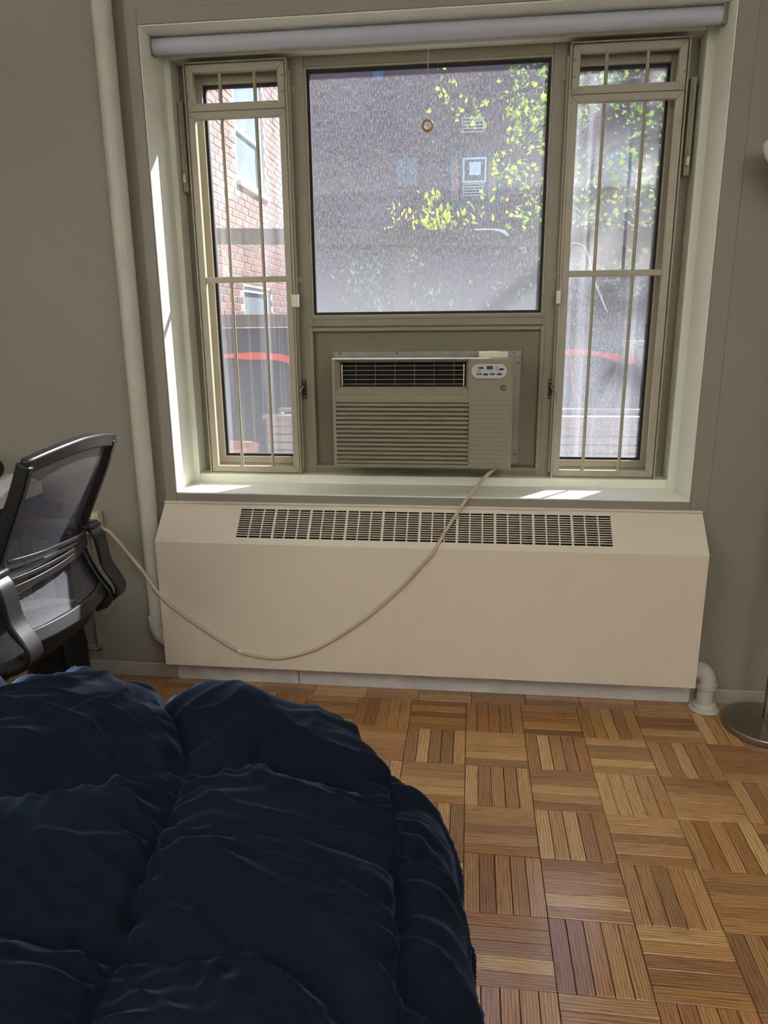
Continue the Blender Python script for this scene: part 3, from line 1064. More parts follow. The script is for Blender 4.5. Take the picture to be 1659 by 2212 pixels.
for x in (IX0 + .008, IX1 - .008):
    m = MB(); m.tube([(x, AY + .010, IZ0 + .004), (x, AY + .010, IZ1 - .006)], .0022, 8); m.build('vane_link', M['clip'], ac, smooth='auto')
# door strip, slats
m = MB(); m.box(-.441, .050, AY - .0012, AY + .01, 1.1255, 1.1525); m.build('filter_door', M['ac'], ac, bevel=0.001, seg=1)
bk = MB(); bk.box(SX0, SX1 + .002, AY + .018, AY + .022, SZ0, SZ1); bk.build('intake_back', M['ac'], ac)
NS = 14
pit = (SZ1 - SZ0) / NS
for k in range(NS):
    z = SZ0 + pit * k
    m = MB()
    x0, x1 = SX0 + .001, SX1
    # wedge-shaped slat, sloping outward to the bottom
    m.add([(x0, AY + .019, z + pit * .98), (x1, AY + .019, z + pit * .98), (x1, AY + .0005, z + pit * .74), (x0, AY + .0005, z + pit * .74),
           (x0, AY + .0005, z + pit * .20), (x1, AY + .0005, z + pit * .20), (x1, AY + .019, z + pit * .44), (x0, AY + .019, z + pit * .44)],
          [(0, 1, 2, 3), (3, 2, 5, 4), (4, 5, 6, 7), (0, 3, 4, 7), (1, 6, 5, 2), (7, 6, 1, 0)])
    m.build('intake_slat', M['ac'], ac)
gr = MB()
for k in range(NS + 1):
    z = SZ0 + pit * k + pit * .45
    gr.box(SX1 + .003, AX1 - .014, AY - .0003, AY + .001, z - .0007, z + .0007)
    gr.box(AX0 + .0115, SX0 - .0005, AY - .0003, AY + .001, z - .0007, z + .0007)
gr.box(SX1 + .0005, SX1 + .0015, AY - .0003, AY + .001, 1.1255, 1.1525)
gr.box(-.441, AX1 - .014, AY - .0003, AY + .001, 1.1540, 1.1548)
gr.build('groove_shade_lines', M['ac_shaded'], ac)  # darker strips, groove shade painted on the flat face


# control panel: stadium
def stadium(cx, cz, w, h, n=14):
    r = h / 2; pts = []
    for k in range(n + 1):
        a = -math.pi / 2 + math.pi * k / n
        pts.append((cx + w / 2 - r + r * math.cos(a), cz + r * math.sin(a)))
    for k in range(n + 1):
        a = math.pi / 2 + math.pi * k / n
        pts.append((cx - w / 2 + r + r * math.cos(a), cz + r * math.sin(a)))
    return pts


pcx, pcz = .123, 1.2375
o1, o2, o3 = stadium(pcx, pcz, .140, .064), stadium(pcx, pcz, .134, .058), stadium(pcx, pcz, .126, .050)
n = len(o1)
bzl = MB()
vs = [(x, AY + .001, z) for x, z in o1] + [(x, AY - .004, z) for x, z in o2] + [(x, AY - .0005, z) for x, z in o3]
fs = []
for i in range(n):
    j = (i + 1) % n
    fs += [(i, j, n + j, n + i), (n + i, n + j, 2 * n + j, 2 * n + i)]
bzl.add(vs, fs)
bzl.build('control_bezel', M['ac'], ac, smooth=True)
cp = MB(); cp.prism_xz(o3, AY - .0009, AY + .004)
cpo = cp.build('control_panel', M['ac_panel'], ac, label='silver oval control panel with grey buttons')
for (x0, x1, z0, z1, mt, nm) in ((.114, .136, 1.243, 1.255, 'lcd', 'display'), (.085, .103, 1.245, 1.2515, 'button', 'button'), (.158, .174, 1.240, 1.247, 'button', 'button'),
                                 (.079, .087, 1.2235, 1.229, 'button', 'button'), (.0885, .0965, 1.2235, 1.229, 'button', 'button'), (.103, .119, 1.222, 1.229, 'button', 'button'),
                                 (.126, .134, 1.2235, 1.229, 'button', 'button'), (.1355, .1435, 1.2235, 1.229, 'button', 'button'), (.151, .168, 1.2225, 1.2295, 'button', 'button')):
    m = MB(); m.box(x0, x1, AY - .0026, AY, z0, z1); m.build(nm, M[mt], cpo, bevel=0.0008, seg=1)
tk = MB()
for (x, z, wd) in ((.081, 1.241, .001), (.081, 1.2375, .001), (.0845, 1.241, .003), (.086, 1.2375, .004), (.145, 1.2535, .001), (.145, 1.2505, .001), (.145, 1.246, .001), (.145, 1.243, .001), (.145, 1.2395, .001),
                   (.151, 1.2535, .004), (.151, 1.2505, .003), (.151, 1.246, .003), (.151, 1.243, .004), (.151, 1.2395, .004), (.110, 1.2355, .0015), (.160, 1.2355, .0015), (.088, 1.2335, .009), (.135, 1.2335, .006)):
    tk.box(x - wd, x + wd, AY - .0013, AY - .0005, z - .0006, z + .0006)
tk.build('printed_marks', M['button'], cpo)
# round emblem with script letters
em = MB()
ecx, ecz = .1755, 1.1785
em.tube([(ecx + .0098 * math.cos(a), AY - .001, ecz + .0098 * math.sin(a)) for a in [2 * math.pi * k / 28 for k in range(29)]], .0011, 6, cap=False)
emo = em.build('emblem', M['button'], ac, smooth=True, label='round script monogram emblem')
txt = MB()
for path in ([(-.0012, .0052), (-.0045, .0058), (-.0064, .0020), (-.0058, -.0030), (-.0030, -.0050), (-.0012, -.0022), (-.0030, -.0002), (-.0008, .0002)],
             [(.0058, .0046), (.0030, .0060), (.0010, .0040), (.0022, .0014), (.0042, .0006), (.0016, -.0004), (.0008, -.0034), (.0028, -.0056), (.0062, -.0040)],
             [(-.0012, -.0022), (-.0006, -.0060)], [(.0058, .0046), (.0066, .0020)]):
    txt.tube([(ecx + x, AY - .001, ecz + z) for x, z in path], .0008, 6)
txt.build('script_letters', M['button'], emo, smooth=True)
# wall sleeve flange strips and the white tab resting on top
fg = MB(); fg.box(-.478, .247, YF - .001, YF + .012, 1.277, 1.302)
f1 = fg.build('flange_strip', M['galv'], ac, bevel=0.001, label='galvanised strip above the unit')
fg = MB(); fg.box(.223, .247, YF - .0005, YF + .012, .866, 1.276); fg.box(.218, .224, YF - .018, YF + .006, .866, 1.28)
f2 = fg.build('flange_strip', M['galv'], ac, bevel=0.001, label='galvanised strip beside the unit')
for (x, z, pr) in ((-.45, 1.294, f1), (-.228, 1.294, f1), (.219, 1.294, f1), (.238, 1.255, f2), (.237, .905, f2)):
    s = MB(); s.lathe([(.0035, 0), (.0035, -.002), (0, -.003)], (x, YF - .001, z), 10, 'y'); s.build('screw', M['button'], pr)
tb = MB(); tb.box(.086, .190, .085, .150, 1.2835, 1.303)
for k in range(6):
    tb.box(.108 + k * .009, .112 + k * .009, .085, .11, 1.303, 1.3055)
tb.build('filter_tab', M['clip'], ac, bevel=0.001, seg=1, label='ivory ribbed plastic tab')
sl = MB(); sl.box(-.440, .214, .15, .252, .872, 1.279)
sl.build('wall_sleeve', M['galv'], ac)

# ------------------------------------------------------------------ roller shade with cord and ring
rs = thing('roller_shade', (-.11, .10, 2.312), 'rolled-up white roller shade across the top of the window', 'roller shade')
r_ = MB(); r_.tube([(-1.050, .10, 2.338), (.820, .10, 2.338)], .0255, 28)
r_.build('rolled_fabric', M['vinyl'], rs, smooth='auto')
for x0, x1 in ((-1.060, -1.050), (.820, .839)):
    q = MB(); q.box(x0, x1, .085, .115, 2.310, 2.366); q.build('bracket', M['galv'], rs, bevel=0.001)
q = MB(); q.tube([(-.104, .10, 2.315), (-.1045, .10, 2.2), (-.104, .10, 2.082)], .0011, 6); q.build('pull_cord', M['cordwhite'], rs)
q = MB()
q.tube([(-.105 + .0165 * math.cos(a), .10, 2.056 + .0165 * math.sin(a)) for a in [2 * math.pi * k / 32 for k in range(33)]], .0042, 10, cap=False)
pr_ = q.build('pull_ring', M['ring'], rs, smooth=True, label='brass-yellow ring pull')
q = MB()
q.tube([(-.105 + .0118 * math.cos(a), .10, 2.056 + .0118 * math.sin(a)) for a in [2 * math.pi * k / 28 for k in range(29)]], .0022, 8, cap=False)
q.build('ring_liner', M['grommet'], pr_, smooth=True)
q = MB(); q.lathe([(0, 0), (.004, .002), (.0045, .006), (.002, .010), (0, .011)], (-.1065, .10, 2.073), 12); q.build('cord_knot', M['grommet'], pr_, smooth=True)

# ------------------------------------------------------------------ radiator cover
CX0, CX1, CYF, CZ0, CZ1, CZT = -1.110, .887, -.124, .117, .620, .7465
rc = thing('radiator_cover', (-.11, -.062, CZ0), 'long cream metal radiator cover with a sloped slotted top', 'radiator cover')
m = MB(); m.box(CX0, CX1, CYF, CYF + .003, CZ0, CZ1 - .001)
m.build('front_panel', M['cover'], rc, bevel=0.001)
for x0, x1 in ((CX0, CX0 + .003), (CX1 - .003, CX1)):
    m = MB()
    pts = [(CYF + .003, CZ0), (-.002, CZ0), (-.002, CZT - .001), (CYF + .003, CZ1)]
    vs = [(x0, y, z) for y, z in pts] + [(x1, y, z) for y, z in pts]
    m.add(vs, [(0, 1, 2, 3), (7, 6, 5, 4), (0, 4, 5, 1), (1, 5, 6, 2), (2, 6, 7, 3), (3, 7, 4, 0)])
    m.build('end_panel', M['cover'], rc)
# sloped top: parametrised by s in 0..1 along the slope
SL = Vector((0, -CYF, CZT - CZ1)); SLN = Vector((0, -SL.z, SL.y)).normalized()


def slope(x, s, off=0.0):
    return (x, CYF + SL.y * s + SLN.y * off, CZ1 + SL.z * s + SLN.z * off)


def slope_box(mb, x0, x1, s0, s1, o0, o1):
    vs = [slope(x0, s0, o0), slope(x1, s0, o0), slope(x1, s1, o0), slope(x0, s1, o0), slope(x0, s0, o1), slope(x1, s0, o1), slope(x1, s1, o1), slope(x0, s1, o1)]
    mb.add(vs, [(0, 3, 2, 1), (4, 5, 6, 7), (0, 1, 5, 4), (1, 2, 6, 5), (2, 3, 7, 6), (3, 0, 4, 7)])


GX0, GX1, GS0, GS1 = -.800, .566, .155, .850
m = MB()
slope_box(m, CX0, GX0, -.004, .975, -.003, 0)
slope_box(m, GX1, CX1, -.004, .975, -.003, 0)
slope_box(m, GX0, GX1, -.004, GS0, -.003, 0)
slope_box(m, GX0, GX1, GS1, .975, -.003, 0)
m.build('top_panel', M['cover'], rc)
m = MB(); m.box(CX0, CX1, -.012, -.001, CZT - .004, CZT + .004); m.build('top_lip', M['cover'], rc, bevel=0.002)
NC, NR = 30, 13
gb = MB()
cell = (GX1 - GX0) / NC
for k in range(1, NC):
    x = GX0 + cell * k
    wd = .0042 if k % 3 == 0 else .0024
    slope_box(gb, x - wd, x + wd, GS0, GS1, -.003, 0)
rw = (GS1 - GS0) / (NR)
for k in range(1, NR):
    s = GS0 + rw * k
    slope_box(gb, GX0, GX1, s - .0085, s + .0085, -.0028, .0006)
gb.build('grille_bars', M['cover'], rc)
shade_sheet = MB(); shade_sheet.box(CX0 + .01, CX1 - .01, -.006, -.003, .14, .735); shade_sheet.build('slot_shade_sheet', M['dark'], rc)  # added black sheet, stands in for shade behind the grille slots
hb = MB()
for k in range(130):
    x = CX0 + .06 + k * (CX1 - CX0 - .12) / 129
    hb.box(x - .0006, x + .0006, -.105, -.02, .46, .60)
hb.tube([(CX0 + .02, -.075, .53), (CX1 - .02, -.075, .53)], .014, 12); hb.tube([(CX0 + .02, -.045, .53), (CX1 - .02, -.045, .53)], .014, 12)
hb.build('heating_fins', M['fins'], rc, label='dusty brown heating fins inside')

# ------------------------------------------------------------------ pipes
rp = thing('riser_pipe', (-1.160, -.046, .2), 'white painted vertical heating pipe left of the window', 'pipe', 'painted heating pipes')
q = MB(); q.tube([(-1.160, -.046, .285), (-1.160, -.046, CZ)], .0325, 24); q.build('pipe', M['pipe'], rp, smooth='auto')
q = MB(); q.tube([(-1.160, -.046, .252), (-1.160, -.046, .290)], .0385, 24); q.build('collar', M['pipe'], rp, bevel=0.003)
q = MB()
q.tube([(-1.160, -.046, .262), (-1.159, -.046, .235), (-1.150, -.046, .212), (-1.134, -.046, .200), (-1.1125, -.046, .198)], [.037, .037, .036, .036, .037], 24)
q.build('elbow', M['pipe'], rp, smooth='auto')
rq = thing('return_pipe', (.948, -.055, 0), 'white painted elbow pipe entering the floor right of the radiator cover', 'pipe', 'painted heating pipes')
q = MB()
q.tube([(.889, -.055, .158), (.905, -.055, .158), (.925, -.055, .153), (.940, -.055, .138), (.946, -.055, .118), (.946, -.055, .10)], [.033, .033, .034, .034, .034, .034], 24)
q.build('elbow', M['pipe'], rq, smooth='auto')
q = MB(); q.tube([(.946, -.055, .088), (.946, -.055, .112)], .0385, 24); q.build('collar', M['pipe'], rq, bevel=0.004)
q = MB(); q.tube([(.946, -.055, .01), (.947, -.055, .095)], .029, 24); q.build('pipe', M['pipe'], rq, smooth='auto')
q = MB(); q.lathe([(.052, 0), (.054, .004), (.048, .010), (.042, .013), (.041, .024), (.036, .029), (.030, .030)], (.947, -.056, .0005), 32)
q.build('floor_flange', M['pipe'], rq, smooth='auto')

# ------------------------------------------------------------------ outlet and power cord
ot = thing('wall_outlet', (-1.402, 0, .60), 'cream surface-mounted outlet box beside the desk chair', 'outlet')
q = MB(); q.box(-1.452, -1.372, -.042, -.001, .612, .705); q.build('box', M['outlet'], ot, bevel=0.004)
q = MB(); q.box(-1.446, -1.378, -.046, -.042, .618, .699); q.build('cover_plate', M['outlet'], ot, bevel=0.002)
pc = thing('power_cord', (-1.38, -.06, .62), 'putty-coloured power cord looping across the radiator cover', 'power cord')
q = MB()
q.add([(-1.440, -.048, .622), (-1.398, -.048, .622), (-1.398, -.048, .672), (-1.440, -.048, .672),
       (-1.436, -.085, .628), (-1.384, -.085, .632), (-1.384, -.085, .664), (-1.436, -.085, .668)],
      [(0, 3, 2, 1), (4, 5, 6, 7), (0, 1, 5, 4), (1, 2, 6, 5), (2, 3, 7, 6), (3, 0, 4, 7)])
q.build('plug', M['plug'], pc, bevel=0.004)


def catmull(pts, n=8):
    pts = [Vector(p) for p in pts]
    pts = [pts[0] * 2 - pts[1]] + pts + [pts[-1] * 2 - pts[-2]]
    out = []
    for i in range(1, len(pts) - 2):
        p0, p1, p2, p3 = pts[i - 1:i + 3]
        for k in range(n):
            t = k / n
            out.append(0.5 * ((2 * p1) + (-p0 + p2) * t + (2 * p0 - 5 * p1 + 4 * p2 - p3) * t * t + (-p0 + 3 * p1 - 3 * p2 + p3) * t ** 3))
    out.append(pts[-2])
    return out


cord = catmull([(-1.388, -.072, .648), (-1.352, -.078, .655), (-1.305, -.084, .640), (-1.235, -.092, .560), (-1.175, -.100, .487), (-1.120, -.120, .420), (-1.070, -.131, .372),
                (-.977, -.131, .301), (-.890, -.131, .240), (-.804, -.131, .189), (-.730, -.131, .171), (-.655, -.131, .167), (-.565, -.131, .190), (-.473, -.131, .231),
                (-.330, -.131, .332), (-.190, -.131, .460), (-.110, -.131, .553), (-.062, -.130, .612), (-.020, -.082, .678), (.020, -.030, .732), (.052, -.011, .778), (.085, .020, .815),
                (.120, .055, .850), (.155, .085, .876)], 8)
q = MB(); q.tube(cord, .0066, 12); q.build('cord', M['cable'], pc, smooth=True)
q = MB(); q.tube([(-.812, -.131, .194), (-.798, -.131, .186)], .0085, 12); q.build('cable_band', M['cordwhite'], pc, smooth='auto', label='white band around the cord')
q = MB(); q.tube([(-1.395, -.075, .648), (-1.372, -.076, .652)], [.010, .0065], 12); q.build('strain_relief', M['plug'], pc, smooth='auto')

# ------------------------------------------------------------------ floor lamp
lx, ly = 1.122, -.168
lamp = thing('floor_lamp', (lx, ly, 0), 'brushed metal floor lamp with round base and white bowl shade', 'floor lamp')
q = MB(); q.lathe([(.140, 0), (.144, .003), (.144, .019), (.141, .0225), (.120, .0235), (.095, .026), (.090, .0265), (.060, .029), (.055, .030), (.030, .033), (.022, .038), (.017, .040)], (lx, ly, .0005), 64)
q.build('base', M['steel'], lamp, smooth='auto')
q = MB(); q.tube([(lx, ly, .036), (lx, ly, 1.76)], .0125, 20); q.build('pole', M['steel'], lamp, smooth='auto')
q = MB(); q.lathe([(.018, 0), (.022, .01), (.022, .03), (.014, .045)], (lx, ly, 1.745), 24); q.build('shade_holder', M['steel'], lamp, smooth='auto')
q = MB(); q.lathe([(.016, 0), (.070, .018), (.130, .045), (.180, .085), (.204, .120), (.211, .142), (.213, .152), (.206, .152), (.196, .120), (.178, .090), (.125, .052), (.068, .025), (.0, .012)], (lx, ly, 1.765), 64)
q.build('shade', M['lampshade'], lamp, smooth=True, label='white glass bowl shade')

# ------------------------------------------------------------------ two fill lamps out of view, added to brighten the room
em_m, nt, N, L, B = new_mat('fill_bulb')  # glow for the bulbs of the added fill lamps
B.inputs['Emission Color'].default_value = (0.92, 0.985, 1.0, 1)
B.inputs['Emission Strength'].default_value = 20
for ux, uy, watt, lab in ((-2.70, -3.80, FILL_L, 'added fill lamp out of view in the back corner, desk side'), (1.30, -3.85, FILL_R, 'added fill lamp out of view in the back corner, floor lamp side')):
    ul = thing('added_fill_lamp', (ux, uy, 0), lab, 'floor lamp', 'added fill lamps')
    q = MB(); q.lathe([(.13, 0), (.135, .004), (.135, .018), (.02, .030)], (ux, uy, .0005), 40); q.build('base', M['steel'], ul, smooth='auto')
    q = MB(); q.tube([(ux, uy, .028), (ux, uy, 1.62)], .012, 16); q.build('pole', M['steel'], ul, smooth='auto')
    q = MB(); q.lathe([(.014, 0), (.08, .015), (.14, .05), (.17, .10), (.164, .10), (.134, .056), (.075, .022), (.0, .012)], (ux, uy, 1.61), 40)
    q.build('bowl', M['lampshade'], ul, smooth=True)
    q = MB(); q.lathe([(.012, 0), (.03, .02), (.036, .05), (.026, .08), (0, .092)], (ux, uy, 1.622), 20)
    q.build('bulb', em_m, ul, smooth=True)
    ld = bpy.data.lights.new('fill_light', 'SPOT'); ld.energy = watt; ld.color = (0.92, 0.985, 1.0)
    ld.spot_size = math.radians(170); ld.spot_blend = 0.4; ld.shadow_soft_size = 0.03
    lo = bpy.data.objects.new('fill_light', ld); COL.objects.link(lo); lo.parent = ul
    lo.location = (0, 0, 1.735); lo.rotation_euler = (math.pi, 0, 0)

# ------------------------------------------------------------------ bed and comforter
bed = thing('bed', (-.85, -2.2, 0), 'low bed hidden under the navy comforter', 'bed')
q = MB(); q.box(-1.62, -.13, -3.15, -1.32, .30, .535); q.build('mattress', M['mattress'], bed, bevel=0.05, seg=3)
q = MB(); q.box(-1.60, -.15, -3.13, -1.34, .14, .298); q.build('base', M['bedwood'], bed, bevel=0.01)
for x in (-1.5, -.2):
    for y in (-3.05, -1.45):
        q = MB(); q.box(x - .03, x + .03, y - .03, y + .03, .0005, .14); q.build('leg', M['bedwood'], bed)

from mathutils import noise as MN


def nz3(x, y, z=0.0):
    return MN.noise(Vector((x, y, z)))


def seg_dist(px, py, poly):
    best = 1e9; bs = 0; acc = 0; sd = 1
    for (ax, ay), (bx2, by2) in zip(poly[:-1], poly[1:]):
        dx, dy = bx2 - ax, by2 - ay
        l2 = dx * dx + dy * dy; l = math.sqrt(l2)
        t = max(0, min(1, ((px - ax) * dx + (py - ay) * dy) / l2))
        ex, ey = px - ax - t * dx, py - ay - t * dy
        d = math.hypot(ex, ey)
        if d < best:
            best = d; bs = acc + t * l
            sd = 1 if dx * ey - dy * ex > 0 else -1
        acc += l
    return best, bs, sd


SEAMS = [  # in cloth coordinates (metres), seen stitched lines
    [(-.78, -.85), (-.66, -1.10), (-.624, -1.214), (-.538, -1.306), (-.48, -1.415), (-.459, -1.533), (-.441, -1.644), (-.429, -1.729), (-.412, -1.85), (-.39, -1.97), (-.36, -2.2), (-.34, -3.3)],
    [(-.27, -.80), (-.17, -1.16), (-.136, -1.27), (-.094, -1.35), (-.063, -1.463), (-.051, -1.56), (-.044, -1.66), (-.036, -1.76), (-.026, -1.88), (-.015, -2.0), (.0, -3.3)],
    [(-1.75, -1.62), (-1.2, -1.58), (-.77, -1.564), (-.66, -1.524), (-.472, -1.455), (-.335, -1.412), (-.203, -1.432), (-.128, -1.46), (-.06, -1.535), (.15, -1.62), (.5, -1.66)],
    [(-1.75, -1.95), (-1.0, -1.88), (-.554, -1.855), (-.423, -1.852), (-.354, -1.856), (-.267, -1.848), (-.181, -1.856), (-.11, -1.90), (-.03, -1.97), (.12, -2.05), (.5, -2.10)],
    [(-1.10, -.80), (-1.0, -1.22), (-.95, -1.6), (-.88, -1.95), (-.84, -3.3)],
    [(-1.75, -2.30), (-.8, -2.26), (-.3, -2.27), (.1, -2.36), (.5, -2.4)],
    [(.16, -.90), (.18, -1.4), (.20, -1.9), (.22, -3.3)],
]
XI0, XI1, YI0, YI1, RCN, ROLL = -1.60, -.092, -3.10, -1.260, .42, .115
Z0C = .552


def cloth_base(a, b):
    cx = min(max(a, XI0 + RCN), XI1 - RCN); cy = min(max(b, YI0 + RCN), YI1 - RCN)
    qx, qy = a - cx, b - cy
    hy = math.hypot(qx, qy)
    d = hy - RCN
    if d <= 0 or hy < 1e-9:
        return Vector((a, b, Z0C)), 0.0
    ux, uy = qx / hy, qy / hy
    bx2, by2 = cx + ux * RCN, cy + uy * RCN
    lim = ROLL * math.pi / 2
    if d < lim:
        th = d / ROLL
        return Vector((bx2 + ux * ROLL * math.sin(th), by2 + uy * ROLL * math.sin(th), Z0C - ROLL * (1 - math.cos(th)))), d
    e = d - lim
    out = ROLL + .04 * e
    return Vector((bx2 + ux * out, by2 + uy * out, Z0C - ROLL - e)), d


def cloth_disp(a, b, d):
    h = 1.0
    wr = 0.0
    for i, s in enumerate(SEAMS):
        ds, along, sd = seg_dist(a, b, s)
        if i in (2, 3, 5):      # cross seams: deep valley, steeper on the near side
            k = 1 - math.exp(-ds / .062)
            h *= 0.12 + 0.88 * k
        else:
            k = 1 - math.exp(-ds / .042)
            h *= 0.12 + 0.88 * k
        # gathers running away from the stitching
        if ds < .25:
            ph = nz3(along * 6 + i * 7.3, sd * 3.1, .5)
            ph2 = nz3(along * 11 + i * 3.3, sd * 5.1, 2.5)
            g = math.sin(along * 140 + ph * 7.0 + i + ds * 22 * ph2) * .42 + math.sin(along * 66 + ph2 * 6 + 2 * i + sd + ds * 16 * ph) * .9
            reach = .085 * (1 + .9 * nz3(along * 6, i * 3.7 + sd, 7.7))
            amp = .0115 if i in (0, 1, 4) else (.0 if i == 6 else .0050)
            wr += amp * g * math.exp(-ds / max(.02, reach)) * min(1, (ds / .016) ** 1.5)
        # the stitched groove itself
        if i in (0, 1, 4) and ds < .02:
            wr -= .006 * math.exp(-(ds / .006) ** 2)
    base = .062 * h
    # soft rolling folds, long and mostly across the bed
    wa = .30 * nz3(a * 2.0, b * 2.0, 4.0)
    n1 = nz3(a * 1.8 + 3.1, b * 4.0 + .7 + wa, 0.3)
    n2 = nz3(a * 2.6 + 1.0 + b * 1.2, b * 8.5 + a * 2.6 + wa * 4, 2.1)
    fold = .018 * n1 + .013 * n2
    def crease(x, y, z, p):
        v = 1 - abs(nz3(x, y, z))
        return max(0.0, v) ** p
    ridge = .024 * crease(a * 1.9 + b * 1.3 + 9 + wa, b * 6.5 + a * 2.8 + wa * 3, 8.8, 5)
    ridge += .012 * crease(a * 3.0 - b * 1.5 + 3 + wa, b * 11.0 + a * 5.0 + wa * 5, 1.8, 6)
    if a < -.45 and b > -1.5:
        fold += .022 * min(1, (-.45 - a) / .35)
    side = 0.0
    if d > .06:
        f = min(1, (d - .06) / .25)
        side = f * (.013 * math.sin(b * 17 + 2.5 * nz3(a * 3, b * 3, 1.5)) + .003 * math.sin(b * 49 + a * 9 + 3 * nz3(a * 2, b * 4, 9.5)))
    return base + fold + ridge + wr * (1 if d < .10 else max(.04, 1 - (d - .10) * 9)) + side


NA, NB = 420, 420
A0, A1, B0, B1 = -2.02, .41, -3.50, -.80
vs = []
gridp = []
for j in range(NB + 1):
    # finer rows where the photograph looks
    tb_ = j / NB
    bb_ = B0 + (B1 - B0) * (1 - (1 - tb_) ** 1.5)
    for i in range(NA + 1):
        ta = i / NA
        aa = A0 + (A1 - A0) * (1 - (1 - ta) ** 1.35)
        gridp.append((aa, bb_))
basep = [cloth_base(a, b) for a, b in gridp]
W_ = NA + 1
pos = []
for j in range(NB + 1):
    for i in range(NA + 1):
        k = j * W_ + i
        p, d = basep[k]
        e = .004
        a, b = gridp[k]
        pa, _ = cloth_base(a + e, b); pb, _ = cloth_base(a, b + e)
        nn = (pa - p).cross(pb - p)
        if nn.length < 1e-12:
            nn = Vector((0, 0, 1))
        nn.normalize()
        q = p + nn * cloth_disp(a, b, d)
        q.z = max(q.z, 0.015)
        pos.append(q)
cf = MB()
cf.v = [tuple(p) for p in pos]
cf.f = [(j * W_ + i, j * W_ + i + 1, (j + 1) * W_ + i + 1, (j + 1) * W_ + i) for j in range(NB) for i in range(NA)]
cfo = thing('comforter', (-.85, -2.2, .03), 'puffy quilted navy blue comforter spread over the bed', 'comforter')
cf.build('quilted_shell', M['comforter'], cfo, smooth=True)

# ------------------------------------------------------------------ office chair (faces the desk, back towards the window side)
CHY = -.640
chair = thing('office_chair', (-1.45, CHY, 0), 'black mesh-back office chair with sunlit lumbar slats', 'office chair')
PROF = catmull([(-1.095, 0, 1.055), (-1.122, 0, .989), (-1.163, 0, .904), (-1.206, 0, .816), (-1.238, 0, .735), (-1.237, 0, .670), (-1.200, 0, .589), (-1.158, 0, .530)], 6)
HWID = .232


def back_pt(k, v, off=0.0):
    """k index along profile, v -1 (near) .. 1 (far)"""
    p = PROF[k]
    hw = HWID * (1.0 - .06 * ((k / (len(PROF) - 1)) ** 2))
    bul = .030 * (1 - v * v)
    return Vector((p.x + bul - off, CHY + v * hw, p.z + (.020 * (1 - v * v) * max(0, 1 - k / 6))))


NP = len(PROF)
for v in (-1, 1):
    q = MB()
    path = [back_pt(k, v) for k in range(NP)]
    path += [Vector((-1.152, CHY + v * .213, .515)), Vector((-1.165, CHY + v * .212, .495)), Vector((-1.20, CHY + v * .210, .480))]
    q.sweep_rect(path, .024, .040, (0, 1, 0))
    q.build('side_rail', M['chair'], chair, bevel=0.006)
q = MB(); q.sweep_rect([back_pt(0, -1.04 + 2.08 * k / 24) + Vector((0, 0, -.004 * abs(-1 + 2 * k / 24))) for k in range(25)], .044, .026, (0.35, 0, 1))
q.build('top_rail', M['chair'], chair, bevel=0.006)
kb = NP - 3
q = MB(); q.sweep_rect([back_pt(kb, -1 + 2 * k / 24) + Vector((.012 * (1 - (-1 + k / 12) ** 2), 0, 0)) for k in range(25)], .046, .018, (-.45, 0, 1))
q.build('lower_rail', M['chair'], chair, bevel=0.006)
q = MB(); q.uv = []
NV = 24
for k in range(NP):
    for j in range(NV + 1):
        v = -1 + 2 * j / NV
        q.v.append(tuple(back_pt(k, v * .985, .004)))
        q.uv.append((v * HWID, PROF[k].z * 1.08))
q.f = [(k * (NV + 1) + j, k * (NV + 1) + j + 1, (k + 1) * (NV + 1) + j + 1, (k + 1) * (NV + 1) + j) for k in range(NP - 1) for j in range(NV)]
q.build('back_mesh', M['chairmesh'], chair, smooth=True, label='fine open black mesh')
# lumbar slats, splaying towards the near side
for i in range(4):
    q = MB()
    path = []
    for j in range(19):
        v = -.93 + 1.86 * j / 18
        zf = .748 - i * .0155
        zn = .778 - i * .030
        z = zn + (zf - zn) * ((v + 1) / 2)
        # x from profile at that height
        kk = min(range(NP), key=lambda n_: abs(PROF[n_].z - z))
        x = PROF[kk].x + .030 * (1 - v * v) + .022 + .010 * (1 - v ** 4)
        path.append(Vector((x, CHY + v * HWID, z)))
    q.sweep_rect(path, .0125 if i < 3 else .020, .005, (-.15, 0, 1))
    q.build('lumbar_slat', M['chair'], chair, bevel=0.0015)
for v in (-1, 1):
    q = MB(); z0 = .655 if v < 0 else .690
    q.box(-1.236, -1.214, CHY + v * .222 - .012, CHY + v * .222 + .012, z0, z0 + .11)
    q.build('lumbar_mount', M['chair'], chair, bevel=0.004)
# seat
q = MB()
ns = 28
secs = [(0.0, .60), (.012, .86), (.034, .97), (.058, 1.0), (.082, .97), (.100, .86), (.106, .55)]
vs = []
for h, k in secs:
    for i in range(ns * 2):
        a = math.pi * i / ns
        c, s = math.cos(a), math.sin(a)
        ex = math.copysign(abs(c) ** .40, c); ey = math.copysign(abs(s) ** .40, s)
        xx = -1.445 + .250 * ex * k
        yy = CHY + .258 * ey * k
        vs.append((xx, yy, .395 + h + .010 * ex))
fs = []
n2_ = ns * 2
for r in range(len(secs) - 1):
    for i in range(n2_):
        j = (i + 1) % n2_
        fs.append((r * n2_ + i, r * n2_ + j, (r + 1) * n2_ + j, (r + 1) * n2_ + i))
fs.append(tuple(range(n2_ - 1, -1, -1))); fs.append(tuple((len(secs) - 1) * n2_ + i for i in range(n2_)))
q.add(vs, fs); q.build('seat', M['seat'], chair, smooth=True, label='black padded fabric seat')
